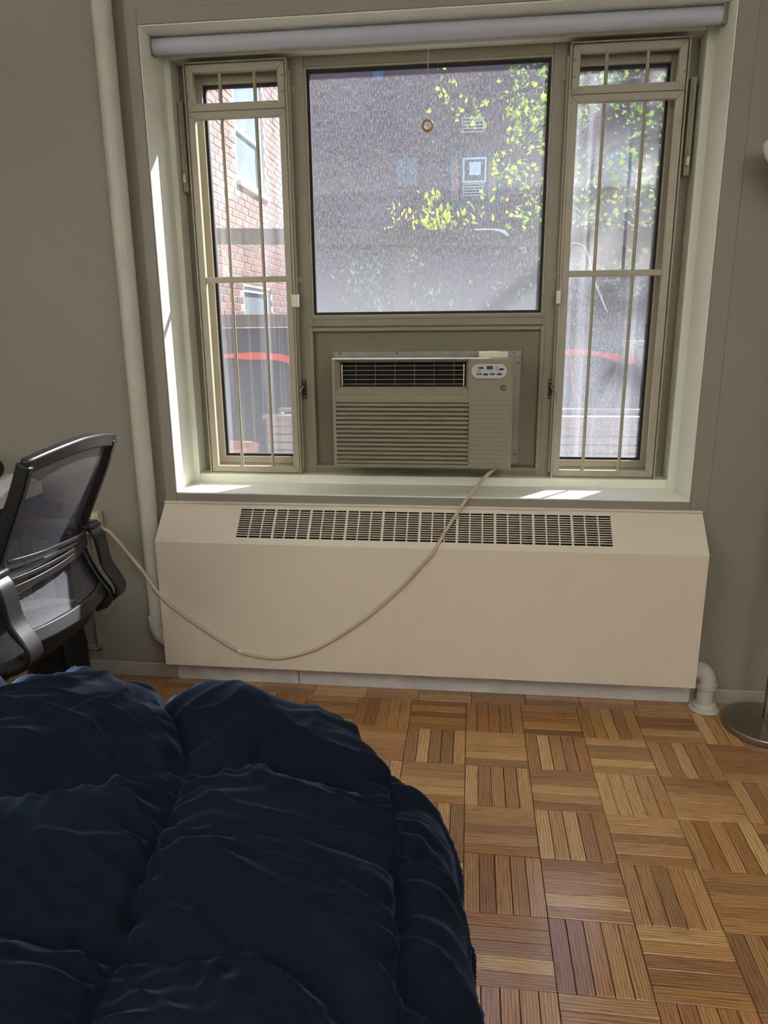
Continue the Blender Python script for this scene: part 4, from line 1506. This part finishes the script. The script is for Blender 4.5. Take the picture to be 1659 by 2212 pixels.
# armrests
for v in (-1, 1):
    yc = CHY + v * .256
    q = MB()
    q.sweep_rect(catmull([(-1.27, yc, .748), (-1.215, yc, .748), (-1.188, yc, .728), (-1.178, yc, .690), (-1.168, yc, .625), (-1.138, yc, .570), (-1.126, yc, .535), (-1.140, yc, .505), (-1.185, yc, .486), (-1.26, yc - v * .02, .470), (-1.36, yc - v * .06, .435), (-1.40, yc - v * .10, .395)], 5), .066, .013, (0, 1, 0))
    q.build('arm_support', M['chair'], chair, bevel=0.005)
    q = MB(); q.box(-1.46, -1.190, yc - .042, yc + .042, .742, .766); q.build('arm_pad', M['chair'], chair, bevel=0.009, seg=3)
    q = MB(); q.sweep_rect(catmull([(-1.43, yc, .745), (-1.455, yc, .71), (-1.45, yc, .62), (-1.43, yc, .50), (-1.41, yc - v * .08, .40)], 5), .060, .014, (0, 1, 0))
    q.build('arm_front', M['chair'], chair, bevel=0.005)
q = MB(); q.box(-1.60, -1.30, CHY - .19, CHY + .19, .380, .398); q.build('seat_pan', M['chair'], chair, bevel=0.006)
q = MB(); q.tube([(-1.45, CHY, .10), (-1.45, CHY, .38)], .026, 18); q.build('gas_lift', M['chair'], chair, smooth='auto')
q = MB(); q.sweep_rect([(-1.235, CHY, .470), (-1.28, CHY, .42), (-1.36, CHY, .385)], .40, .012, (0, 1, 0)); q.build('back_bracket', M['chair'], chair)
for k in range(5):
    a = 2 * math.pi * k / 5 + .3
    ex, ey = math.cos(a), math.sin(a)
    q = MB(); q.bar((-1.45 + ex * .03, CHY + ey * .03, .11), (-1.45 + ex * .29, CHY + ey * .29, .075), .045, .030); lg = q.build('leg', M['chair'], chair, bevel=0.006)
    q = MB(); q.lathe([(.0, -.02), (.024, -.02), (.026, -.012), (.026, .012), (.024, .02), (0, .02)], (-1.45 + ex * .29, CHY + ey * .29, .0275), 16, 'x'); q.build('caster', M['chair'], lg, smooth='auto')

# ------------------------------------------------------------------ desk and the things on and under it
desk = thing('desk', (-2.2, -.40, 0), 'dark wood desk in the corner behind the office chair', 'desk')
q = MB(); q.box(-2.90, -1.515, -.72, -.03, .715, .745); q.build('top', M['desk'], desk, bevel=0.003)
for x0 in (-1.562, -2.88):
    for y0 in (-.70, -.085):
        q = MB(); q.box(x0, x0 + .050, y0, y0 + .050, .0005, .715); q.build('leg', M['desk'], desk, bevel=0.003)
q = MB(); q.box(-2.83, -1.562, -.075, -.055, .60, .715); q.build('apron', M['desk'], desk)
# black backpack under the desk
bp = thing('backpack', (-1.50, -.215, 0), 'black backpack on the floor beneath the desk', 'backpack')
q = MB()
q.lathe([(.05, 0), (.098, .01), (.110, .08), (.110, .22), (.098, .31), (.06, .355), (0, .365)], (-1.500, -.215, .001), 28); q.build('body', M['bag'], bp, smooth=True)
q = MB(); q.tube([(-1.425, -.300, .02), (-1.405, -.303, .12), (-1.41, -.300, .23), (-1.45, -.275, .32)], .011, 8); q.build('strap', M['bag'], bp, smooth=True)
q = MB(); q.tube([(-1.512, -.329, .262), (-1.490, -.329, .264), (-1.488, -.330, .240), (-1.500, -.331, .215), (-1.512, -.330, .232), (-1.512, -.329, .262)], .003, 6); q.build('buckle', M['screw'], bp, smooth=True, label='pale metal buckle')
# headphones, white wrapped box, folded blue cloth
hp = thing('headphones', (-1.735, -.10, .872), 'black headphones resting on the white wrapped package', 'headphones')
q = MB(); q.lathe([(0, -.02), (.030, -.02), (.040, -.012), (.042, 0), (.036, .012), (.018, .014), (.016, .004), (0, .004)], (-1.715, -.13, .895), 28, 'y'); q.build('ear_cup', M['foam'], hp, smooth=True)
q = MB(); q.lathe([(0, -.02), (.030, -.02), (.040, -.012), (.042, 0), (.036, .012), (0, .014)], (-1.86, -.14, .900), 28, 'y'); q.build('ear_cup', M['foam'], hp, smooth=True)
q = MB(); q.tube([(-1.715 - .0725 + .0725 * math.cos(a), -.13, .91 + .045 * math.sin(a)) for a in [math.pi * k / 16 for k in range(17)]], .008, 8); q.build('headband', M['foam'], hp, smooth=True)
wp = thing('wrapped_package', (-1.74, -.24, .78), 'white crumpled package on the desk behind the chair', 'package')
q = MB()
rr = random.Random(3)
nx, ny = 7, 6
vs = []
for j in range(ny + 1):
    for i in range(nx + 1):
        vs.append((-1.92 + .36 * i / nx, -.38 + .30 * j / ny, .845 + rr.uniform(-.018, .022)))
for j in range(ny + 1):
    for i in range(nx + 1):
        vs.append((-1.92 + .36 * i / nx, -.38 + .30 * j / ny, .790))
nn = (nx + 1) * (ny + 1)
fs = []
for j in range(ny):
    for i in range(nx):
        k = j * (nx + 1) + i
        fs.append((k, k + 1, k + nx + 2, k + nx + 1)); fs.append((nn + k + nx + 1, nn + k + nx + 2, nn + k + 1, nn + k))
for i in range(nx):
    fs.append((i + 1, i, nn + i, nn + i + 1)); k = ny * (nx + 1) + i; fs.append((k, k + 1, nn + k + 1, nn + k))
for j in range(ny):
    k = j * (nx + 1); fs.append((k, k + nx + 1, nn + k + nx + 1, nn + k)); k2 = k + nx; fs.append((k2 + nx + 1, k2, nn + k2, nn + k2 + nx + 1))
q.add(vs, fs); q.build('wrapper', M['paper'], wp, bevel=0.003)
fc = thing('folded_cloth', (-1.72, -.26, .745), 'folded blue cloth under the white package', 'cloth')
q = MB(); q.box(-1.94, -1.545, -.42, -.06, .746, .768); q.build('lower_fold', M['bluecloth'], fc, bevel=0.009, seg=3)
q = MB(); q.box(-1.93, -1.560, -.41, -.07, .768, .789); q.build('upper_fold', M['bluecloth'], fc, bevel=0.009, seg=3)

# ================================================================== OUTSIDE
b = MB(); b.box(-14, 18, .34, 40, -.25, 0.0)
b.build('ground', M['concrete'], label='paved ground outside the window', cat='ground', kind='structure')

# ---- brick wing on the left
XW = -2.26
wing = thing('brick_building', (XW - 2, 6, 0), 'sunlit red brick building beyond the left casement window', 'building')
WINS = [(4.93, 5.93, 2.80, 4.20), (4.93, 5.93, .62, 1.80)]
b = MB()
ys = [.345, 4.93, 5.93, 21.0]
b.box(XW - 4, XW - .006, .345, 4.93, 0, 9); b.box(XW - 4, XW - .006, 5.93, 7.45, 0, 9)
b.box(XW - 4, XW - .006, 4.93, 5.93, 0, .62); b.box(XW - 4, XW - .006, 4.93, 5.93, 1.80, 2.80); b.box(XW - 4, XW - .006, 4.93, 5.93, 4.20, 9)
b.box(XW - 4, XW - .15, 4.93, 5.93, .62, 1.8); b.box(XW - 4, XW - .15, 4.93, 5.93, 2.8, 4.2)
b.build('wall', M['mortar'], wing)
CH, BL, BH = .0677, .2095, .0575


def brick_geo(l=.1985, h=BH, t=.030):
    c = .002
    x0, x1 = -t, .0
    vs = [(x0, -l / 2, -h / 2), (x0, l / 2, -h / 2), (x0, l / 2, h / 2), (x0, -l / 2, h / 2),
          (x1 - c, -l / 2, -h / 2), (x1 - c, l / 2, -h / 2), (x1 - c, l / 2, h / 2), (x1 - c, -l / 2, h / 2),
          (x1, -l / 2 + c, -h / 2 + c), (x1, l / 2 - c, -h / 2 + c), (x1, l / 2 - c, h / 2 - c), (x1, -l / 2 + c, h / 2 - c)]
    fs = [(8, 9, 10, 11)]
    for i in range(4):
        j = (i + 1) % 4
        fs.append((i, j, 4 + j, 4 + i)); fs.append((4 + i, 4 + j, 8 + j, 8 + i))
    return vs, fs


bvs, bfs = brick_geo()
bme = bpy.data.meshes.new('brick'); bme.from_pydata(bvs, [], bfs); bme.materials.append(M['brick'])
bm2 = bpy.data.meshes.new('brick_header'); v2, f2 = brick_geo(.093); bm2.from_pydata(v2, [], f2); bm2.materials.append(M['brick'])
far = MB(); far_r = []
cnt = 0
bricks = []
for r in range(int(.6 / CH), int(5.2 / CH)):
    z = (r + .5) * CH
    off = (r % 2) * BL / 2
    y = 3.1 + off
    while y < 7.34:
        inside = any(y0 - .10 < y < y1 + .10 and z0 - .03 < z < z1 + .03 for y0, y1, z0, z1 in WINS)
        if not inside:
            v = Vector((XW, y, z)) - cam.matrix_world.translation
            qv = cam.matrix_world.to_3x3().transposed() @ v
            f = 25.4947 / 36 * 2212
            u = 829.5 + f * qv.x / -qv.z; vv = 1106 - f * qv.y / -qv.z
            seen = 430 < u < 612 and 170 < vv < 690
            bricks.append((0 if seen else 1, -qv.z, y, z))
        y += BL
bricks.sort()
for i, (sn, d, y, z) in enumerate(bricks):
    dx = RND.uniform(-.002, .002)
    if i < 300 and sn == 0:
        o = bpy.data.objects.new('brick', bme)
        COL.objects.link(o); o.parent = wing
        o.location = (XW + dx - wing.location.x, y - wing.location.y, z - wing.location.z)
    else:
        far.add([(p[0] + XW + dx, p[1] + y, p[2] + z) for p in bvs], bfs)
        far_r += [RND.random()] * len(bvs)
fo = far.build('brick_courses', M['brick'], wing, kind='stuff')
att = fo.data.attributes.new('rnd', 'FLOAT', 'POINT'); att.data.foreach_set('value', far_r)
for (y0, y1, z0, z1) in WINS:
    wn_ = MB()
    wn_.box(XW - .09, XW - .03, y0, y0 + .05, z0, z1); wn_.box(XW - .09, XW - .03, y1 - .05, y1, z0, z1)
    wn_.box(XW - .09, XW - .03, y0 + .05, y1 - .05, z0, z0 + .05); wn_.box(XW - .09, XW - .03, y0 + .05, y1 - .05, z1 - .05, z1)
    wo = wn_.build('window', M['aluminium'], wing)
    zm = z0 + (z1 - z0) * .37
    q = MB(); q.box(XW - .085, XW - .05, y0 + .05, y1 - .05, zm - .022, zm + .022); q.build('meeting_rail', M['aluminium'], wo)
    q = MB(); q.box(XW - .082, XW - .078, y0 + .05, y1 - .05, z0 + .05, zm - .022); q.build('pane', M['wingpane'], wo)
    q = MB(); q.box(XW - .070, XW - .066, y0 + .05, y1 - .05, zm + .022, z1 - .05); q.build('pane', M['wingpane'], wo)
    q = MB(); q.box(XW - .14, XW + .035, y0 - .04, y1 + .04, z0 - .045, z0); q.build('window_sill', M['aluminium'], wing)

# ---- apartment block at the back, in shade
YB = 20.0
apt = thing('apartment_block', (2, YB + 2, 0), 'shaded dark brick apartment block facing the centre window', 'building')
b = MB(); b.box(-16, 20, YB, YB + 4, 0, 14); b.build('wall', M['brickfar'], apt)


def far_window(x0, x1, z0, z1, panes, frame='tealframe'):
    f_ = MB(); ring_boxes(f_, x0, x1, z0, z1, x0 + .05, x1 - .05, z0 + .05, z1 - .05, YB - .05, YB + .02)
    fo_ = f_.build('window', M[frame], apt)
    n_ = panes
    wdt = (x1 - x0 - .1 - .04 * (n_ - 1)) / n_
    for k in range(n_):
        xx = x0 + .05 + k * (wdt + .04)
        q_ = MB(); q_.box(xx, xx + wdt, YB - .03, YB - .02, z0 + .05, z1 - .05); q_.build('pane', M['farpane'], fo_)
        if k:
            q_ = MB(); q_.box(xx - .04, xx, YB - .05, YB, z0 + .05, z1 - .05); q_.build('mullion', M[frame], fo_)
    return fo_


# bay with pale brick piers and a wall air conditioner
b = MB(); b.box(-.80, .84, YB - .04, YB, 4.60, 6.12); b.build('bay_panel', M['tealframe'], apt)
for x0, x1 in ((-.62, -.40), (.43, .66)):
    b = MB(); b.box(x0, x1, YB - .10, YB - .04, 4.85, 5.95); b.build('brick_pier', M['pinkbrick'], apt)
wo = far_window(-.29, .38, 5.32, 5.98, 1, 'aluminium')
b = MB(); b.box(-.10, .22, YB - .06, YB - .03, 5.52, 5.86); b.build('blind', M['blind'], wo)


def far_ac(x0, x1, z0, z1):
    q_ = MB(); q_.box(x0, x1, YB - .12, YB - .04, z0, z1); a_ = q_.build('wall_unit', M['dark'], apt)
    g_ = MB()
    for k in range(5):
        z_ = z0 + (z1 - z0) * k / 4
        g_.box(x0, x1, YB - .15, YB - .12, z_ - .012, z_ + .012)
    g_.box(x0 - .012, x0 + .012, YB - .15, YB - .12, z0, z1); g_.box(x1 - .012, x1 + .012, YB - .15, YB - .12, z0, z1)
    g_.build('grille', M['acwhite'], a_)


far_ac(-.26, .29, 4.97, 5.27)
far_ac(-.31, .27, 6.62, 6.98)
far_window(-2.25, -1.53, 5.25, 6.10, 2)
far_window(-2.9, -2.5, 8.0, 8.5, 1)
for xx in (3.6, 6.4):
    far_window(xx, xx + .9, 5.2, 6.1, 2); far_window(xx, xx + .9, 8.0, 8.9, 2)

# ---- fence with rails, dark panels, netting
FA = Vector((-2.20, 1.97, 0)); FB = Vector((3.4, 3.45, 0))
fdir = (FB - FA).normalized(); flen = (FB - FA).length
fang = math.atan2(fdir.y, fdir.x)
fence = thing('fence', FA, 'dark timber fence with netting outside all three windows', 'fence', rz=fang)
ppos = [0.05, 1.85, 3.65, 5.45]
for x in ppos:
    q = MB(); q.box(x - .04, x + .04, -.04, .04, 0.0, 2.06); q.build('post', M['fence'], fence, local=True)
q = MB(); q.box(0, flen, -.065, -.041, 1.905, 2.000); q.build('top_rail', M['fence'], fence, local=True)
q = MB(); q.box(0, flen, -.065, -.041, 1.395, 1.475); q.build('middle_rail', M['fence'], fence, local=True)
for k in range(len(ppos) - 1):
    a, c = ppos[k] + .041, ppos[k + 1] - .041
    nb = 9
    for i in range(nb):
        h0 = .02 + i * (1.37 / nb)
        q = MB(); q.box(a, c, -.012 - .004 * (i % 2), .008, h0, h0 + 1.37 / nb + (.004 if i % 2 else 0)); q.build('panel_board', M['tarp'], fence, local=True)
    q = MB(); q.uv = [(a, 1.40), (c, 1.40), (c, 1.90), (a, 1.90)]
    q.v = [(a, -.036, 1.40), (c, -.036, 1.40), (c, -.036, 1.995), (a, -.036, 1.995)]; q.f = [(0, 1, 2, 3)]
    q.build('netting', M['scrim'], fence, local=True)
# orange safety mesh draped along the fence
om = thing('safety_mesh', FA, 'bright orange safety mesh strung along the fence', 'safety mesh', rz=fang)
q = MB()
top = []
for k in range(91):
    s = .2 + k * (flen - .6) / 90
    z = 1.215 + .020 * math.sin(s * 3.1) + .012 * math.sin(s * 8.7)
    hgt = .050 + .018 * math.sin(s * 5.3 + 1) + .010 * math.sin(s * 17)
    top.append((s, z, max(.016, hgt)))
vs = []
for s, z, h in top:
    yy = -.085 - .012 * math.sin(s * 11)
    vs += [(s, yy, z), (s, yy - .006, z), (s, yy - .006, z - h), (s, yy, z - h)]
fs = []
for k in range(90):
    for i in range(4):
        j = (i + 1) % 4
        fs.append((k * 4 + i, k * 4 + j, (k + 1) * 4 + j, (k + 1) * 4 + i))
fs += [(3, 2, 1, 0), (360, 361, 362, 363)]
q.add(vs, fs); q.build('mesh_strip', M['orange'], om, local=True)
q = MB(); q.tube([(3.02, -.10, 1.18), (3.03, -.10, 1.05), (3.05, -.11, .93), (3.12, -.13, .84), (3.22, -.16, .79), (3.34, -.2, .76)], .006, 6); q.build('loose_cord', M['orange'], om, local=True, smooth=True)

# ---- white scrap of plastic and a loose string caught on the fence
sc_ = MB()
pts_ = [(.06, 2.488, 2.001, .004), (.12, 2.49, 2.003, .007), (.18, 2.495, 2.002, .005), (.23, 2.50, 1.998, .012), (.265, 2.505, 1.990, .022), (.285, 2.51, 1.962, .010)]
vs = []
for x, y, z, h in pts_:
    vs += [(x, y, z + .004), (x, y - .006, z + .004), (x, y - .010, z - h), (x, y - .004, z - h)]
fs = [(k * 4 + i, k * 4 + (i + 1) % 4, (k + 1) * 4 + (i + 1) % 4, (k + 1) * 4 + i) for k in range(len(pts_) - 1) for i in range(4)] + [(3, 2, 1, 0), (20, 21, 22, 23)]
sc_.add(vs, fs)
sc_.build('plastic_scrap', M['paper'], label='torn white plastic scrap caught on the fence top rail', cat='scrap')
STRING = [(.70, 2.66, 1.925), (.77, 2.665, 1.913), (.821, 2.68, 1.863), (.872, 2.69, 1.699), (.93, 2.71, 1.58), (.981, 2.72, 1.476)]
ls_ = MB(); ls_.tube(catmull(STRING, 5), .005, 6)
ls_.build('loose_string', M['cordwhite'], label='loose white string hanging in front of the fence netting', cat='string', smooth=True)

# ---- grey trestle leaning by the fence
tr = thing('trestle', (1.15, 2.35, 0), 'grey metal folding trestle in front of the fence', 'trestle')
for p0, p1 in (((.55, 2.25, 0.0), (1.10, 2.38, 1.27)), ((1.62, 2.30, 0.0), (1.14, 2.40, 1.27)), ((.62, 2.52, 0.0), (1.10, 2.42, 1.25)), ((1.58, 2.56, 0.0), (1.14, 2.44, 1.25))):
    q = MB(); q.bar(p0, p1, .055, .02, (0, 1, 0)); q.build('leg', M['strut'], tr)
q = MB(); q.box(1.05, 1.19, 2.36, 2.46, 1.255, 1.285); q.build('top_plate', M['strut'], tr, bevel=0.004)
q = MB(); q.bar((.78, 2.30, .55), (1.42, 2.34, .55), .03, .02, (0, 1, 0)); q.build('brace', M['strut'], tr)

# ---- slatted planter in front of the windows
pl = thing('planter', (.5, 1.6, 0), 'weathered slatted timber planter just outside the windows', 'planter')
PY = 1.5
ztop = .890
pit2 = .047
for i in range(14):
    z1 = ztop - .012 - i * pit2
    q = MB(); q.box(-1.12, 2.4, PY, PY + .022, z1 - pit2 + .008, z1); q.build('slat', M['slat'], pl, bevel=0.002, seg=1)
    q = MB(); q.box(-1.12, -1.098, PY + .022, PY + .40, z1 - pit2 + .008, z1); q.build('end_slat', M['slat'], pl, bevel=0.002, seg=1)
for x in (-1.13, .62, 2.36):
    q = MB(); q.box(x, x + .05, PY + .023, PY + .07, 0, ztop - .012); q.build('post', M['slat'], pl)
q = MB(); q.box(-1.14, 2.42, PY - .02, PY + .05, ztop - .012, ztop + .010); q.build('cap_board', M['slat'], pl, bevel=0.003)
q = MB(); q.box(-1.14, 2.42, PY + .35, PY + .42, ztop - .012, ztop + .010); q.build('rear_cap_board', M['slat'], pl, bevel=0.003)
q = MB(); q.box(-1.09, 2.38, PY + .03, PY + .38, .55, .80); q.build('soil', M['mulch'], pl)
# round stone on the planter rim
st = MB(); st.lathe([(.02, 0), (.07, .004), (.085, .025), (.06, .048), (0, .056)], (.98, PY + .20, .80), 20)
st.build('stone', M['concrete'], label='rounded grey stone on the planter soil', cat='stone', smooth=True, origin=(.98, PY + .20, .80))
# terracotta pot on the left
pt = thing('plant_pot', (-1.32, 1.55, .0), 'round terracotta pot at the left end of the planter', 'plant pot')
q = MB(); q.lathe([(.08, 0), (.13, .25), (.17, .45), (.185, .60), (.19, .66), (.20, .665), (.20, .72), (.17, .72), (.16, .64), (0, .62)], (-1.37, 1.48, .0), 36); q.build('pot_body', M['pot'], pt, smooth='auto')
q = MB(); q.lathe([(.155, .645), (.10, .66), (0, .665)], (-1.37, 1.48, 0), 24); q.build('soil', M['mulch'], pt, smooth=True)

# ---- trees and shrubs
MAPLE = [(0, -.10), (.10, -.06), (.30, -.16), (.26, .02), (.52, .10), (.40, .20), (.46, .46), (.22, .40), (.12, .52), (0, .86),
         (-.12, .52), (-.22, .40), (-.46, .46), (-.40, .20), (-.52, .10), (-.26, .02), (-.30, -.16), (-.10, -.06)]
ASH = [(0, 0), (.16, .14), (.24, .38), (.20, .64), (.09, .86), (0, 1.0), (-.09, .86), (-.20, .64), (-.24, .38), (-.16, .14)]


def leaf_geo(outl):
    n = len(outl)
    vs = [(0, .25, .03)] + [(x, y, -.10 * abs(x) + (.04 if k % 2 else -.02)) for k, (x, y) in enumerate(outl)]
    fs = [(0, 1 + i, 1 + (i + 1) % n) for i in range(n)]
    return vs, fs


def leaf_mesh(name, outl, mat):
    vs, fs = leaf_geo(outl)
    me = bpy.data.meshes.new(name); me.from_pydata(vs, [], fs); me.materials.append(mat)
    return me


maple_me = leaf_mesh('maple_leaf', MAPLE, M['maple'])
ash_me = leaf_mesh('ash_leaflet', ASH, M['ash'])


def rnd_rot(rr, up=0.5):
    return Matrix.Rotation(rr.uniform(0, 6.283), 3, 'Z') @ Matrix.Rotation(rr.gauss(.9, .5), 3, 'X') @ Matrix.Rotation(rr.gauss(0, .5), 3, 'Y')


def put_leaves(parent, spots, me, rr, name):
    for p, s in spots:
        o = bpy.data.objects.new(name, me)
        COL.objects.link(o); o.parent = parent
        o.location = Vector(p) - Vector(parent.location)
        o.rotation_euler = rnd_rot(rr).to_euler()
        o.scale = (s, s, s)


def stuff_leaves(parent, spots, outl, mat, rr, name):
    vs0, fs0 = leaf_geo(outl)
    m_ = MB(); rn = []
    for p, s in spots:
        R_ = rnd_rot(rr)
        r0 = rr.random()
        m_.add([(R_ @ Vector(v)) * s + Vector(p) for v in vs0], fs0)
        rn += [r0] * len(vs0)
    o = m_.build(name, mat, parent, kind='stuff')
    at_ = o.data.attributes.new('rnd', 'FLOAT', 'POINT'); at_.data.foreach_set('value', rn)
    return o


rl = random.Random(11)
# maple on the right: sprays of bright leaves along drooping twigs
mt = thing('maple_tree', (2.75, 6.3, 0), 'tall maple with backlit yellow-green leaves beyond the centre pane', 'tree')
br = MB()
br.tube([(2.75, 6.3, 0), (2.7, 6.25, 2.0), (2.62, 6.2, 4.0), (2.7, 6.3, 6.5), (2.9, 6.2, 8.0)], [.14, .12, .10, .08, .05], 10)
br.build('trunk', M['bark'], mt, smooth=True)
twigs = [
    [(2.64, 6.2, 3.6), (1.8, 5.8, 3.75), (.95, 5.6, 3.45), (.55, 5.5, 3.15), (.35, 5.5, 2.85)],
    [(2.64, 6.2, 4.1), (1.6, 5.8, 4.05), (.7, 5.6, 3.72), (.1, 5.5, 3.50), (-.26, 5.5, 3.46)],
    [(2.64, 6.2, 4.3), (1.4, 5.7, 4.3), (.3, 5.55, 4.1), (-.20, 5.5, 3.85), (-.27, 5.5, 3.70)],
    [(2.64, 6.2, 3.2), (1.7, 5.8, 3.2), (1.0, 5.55, 2.95), (.62, 5.5, 2.72), (.42, 5.5, 2.66)],
    [(2.64, 6.2, 3.4), (1.9, 5.9, 3.3), (1.35, 5.7, 3.05), (.9, 5.6, 2.6), (.75, 5.5, 2.4)],
    [(2.64, 6.2, 3.9), (1.6, 5.75, 3.75), (1.0, 5.6, 3.60), (.72, 5.5, 3.35), (.55, 5.5, 3.20)],
    [(2.62, 6.2, 4.5), (1.7, 5.8, 4.35), (.8, 5.6, 3.95), (.5, 5.5, 3.65), (.42, 5.5, 3.45)],
]
for tw in twigs:
    q = MB(); q.tube(catmull(tw, 5), [.03 - .0235 * k / (5 * (len(tw) - 1)) for k in range(5 * (len(tw) - 1) + 1)], 6); q.build('branch', M['bark'], mt, smooth=True)
CLUST = [(-.27, 3.78, .05, .10, 9), (-.20, 3.62, .08, .06, 6), (-.20, 3.44, .12, .06, 16), (.02, 3.40, .08, .06, 10), (.16, 3.44, .06, .06, 8), (.42, 3.62, .07, .08, 10), (.62, 3.72, .10, .05, 8),
         (.50, 3.48, .08, .08, 14), (.66, 3.35, .12, .10, 26), (.74, 3.48, .06, .06, 8), (.50, 3.24, .10, .08, 14), (.55, 3.12, .10, .06, 12), (.36, 3.10, .06, .05, 8), (.30, 3.00, .05, .04, 5),
         (.42, 2.86, .10, .06, 14), (.30, 2.84, .04, .05, 5), (.62, 2.98, .10, .08, 12), (.68, 2.70, .12, .12, 14), (.30, 2.62, .12, .06, 12), (.50, 2.52, .10, .06, 10)]
sp = []
for cx, cz, sx, sz, n_ in CLUST:
    for k in range(n_):
        sp.append(((rl.gauss(cx, sx), 5.5 + rl.gauss(0, .12), rl.gauss(cz, sz)), rl.uniform(.042, .066)))
put_leaves(mt, sp, maple_me, rl, 'maple_leaf')
n_maple = len(sp)
# denser, greener foliage further right and behind
sp = []
for k in range(3600):
    x = rl.uniform(.42, 3.2); z = 1.9 + 2.9 * rl.random() ** .8
    if nz3(x * 1.7, z * 1.7, 3.0) < -.16 or (x < .62 and z < 2.9 and rl.random() < .7):
        continue
    sp.append(((x, 6.3 + rl.gauss(0, .35), z), rl.uniform(.04, .075)))
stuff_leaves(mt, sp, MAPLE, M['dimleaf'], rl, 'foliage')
# unseen upper crown, added to keep sun off the bed
sp = []
for k in range(1500):
    th = rl.uniform(0, 6.283); ph = math.acos(rl.uniform(-1, 1)); rad = rl.random() ** .4
    sp.append(((5.75 + 1.45 * rad * math.sin(ph) * math.cos(th), 4.9 + .9 * rad * math.sin(ph) * math.sin(th), 6.6 + 1.1 * rad * math.cos(ph)), rl.uniform(.10, .17)))
stuff_leaves(mt, sp, MAPLE, M['dimleaf'], rl, 'unseen_shade_crown')
q = MB(); q.tube(catmull([(2.70, 6.3, 5.2), (3.3, 5.6, 5.7), (4.2, 5.0, 6.3), (5.4, 4.8, 6.8)], 5), .010, 6); q.build('branch', M['bark'], mt, smooth=True)

# ash saplings behind the fence
asht = thing('ash_sapling', (-.15, 5.4, 0), 'bright yellow-green sapling rising above the middle of the fence', 'sapling')
ASTEMS = [[(-.15, 5.4, 0), (-.2, 5.4, 1.5), (-.30, 5.4, 2.3), (-.38, 5.4, 2.72)], [(-.15, 5.4, 0), (-.3, 5.4, 1.4), (-.55, 5.4, 2.2), (-.66, 5.4, 2.48)],
          [(-.15, 5.4, 0), (-.05, 5.4, 1.6), (.03, 5.4, 2.3), (.10, 5.4, 2.56)]]
for sg in ASTEMS:
    q = MB(); q.tube(catmull(sg, 6), .010, 6); q.build('stem', M['bark'], asht, smooth=True)
sp = []
for cx, cz, sx, sz, n_ in [(-.40, 2.64, .07, .06, 16), (-.34, 2.50, .09, .06, 22), (-.48, 2.42, .08, .04, 16), (-.24, 2.38, .10, .05, 22), (-.60, 2.44, .05, .04, 8), (-.10, 2.44, .10, .05, 16), (.04, 2.46, .08, .05, 12), (-.36, 2.36, .14, .03, 14)]:
    for k in range(n_):
        sp.append(((rl.gauss(cx, sx), 5.4 + rl.gauss(0, .10), rl.gauss(cz, sz)), rl.uniform(.055, .085)))
put_leaves(asht, sp, ash_me, rl, 'leaflet')
# small flowering weed
wd = thing('tall_weed', (-.75, 5.3, 0), 'slim yellowish weed standing left of the bright sapling', 'weed')
q = MB(); q.tube([(-.75, 5.3, 0), (-.74, 5.3, 1.8), (-.735, 5.3, 2.56)], .006, 6); q.build('stem', M['bark'], wd)
sp = [((rl.gauss(-.735, .03 + .04 * (1 - t_)), 5.3 + rl.gauss(0, .03), 2.28 + .30 * t_), rl.uniform(.03, .05)) for t_ in [k / 29 for k in range(30)]]
put_leaves(wd, sp, leaf_mesh('weed_leaf', ASH, M['flower']), rl, 'leaf')
# low bushes seen through the netting
lb = thing('low_bush', (-.6, 4.6, 0), 'dim leafy bush seen through the fence netting', 'bush')
sp = []
for cx, cz, sx, sz, n_ in [(-.95, 1.86, .12, .10, 60), (-.55, 1.95, .05, .07, 40), (-.8, 1.65, .2, .1, 60), (.55, 1.75, .2, .15, 70), (-.3, 1.6, .2, .08, 40), (1.3, 1.8, .25, .12, 90), (-.55, 1.55, .12, .05, 30)]:
    for k in range(n_):
        sp.append(((rl.gauss(cx, sx), 4.6 + rl.gauss(0, .2), rl.gauss(cz, sz)), rl.uniform(.04, .07)))
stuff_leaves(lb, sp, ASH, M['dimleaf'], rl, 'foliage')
for x in (-.95, -.5, .5, 1.3):
    q = MB(); q.tube([(x, 4.6, 0), (x + .05, 4.6, 1.0), (x - .03, 4.6, 1.9)], .010, 6); q.build('stem', M['bark'], lb)
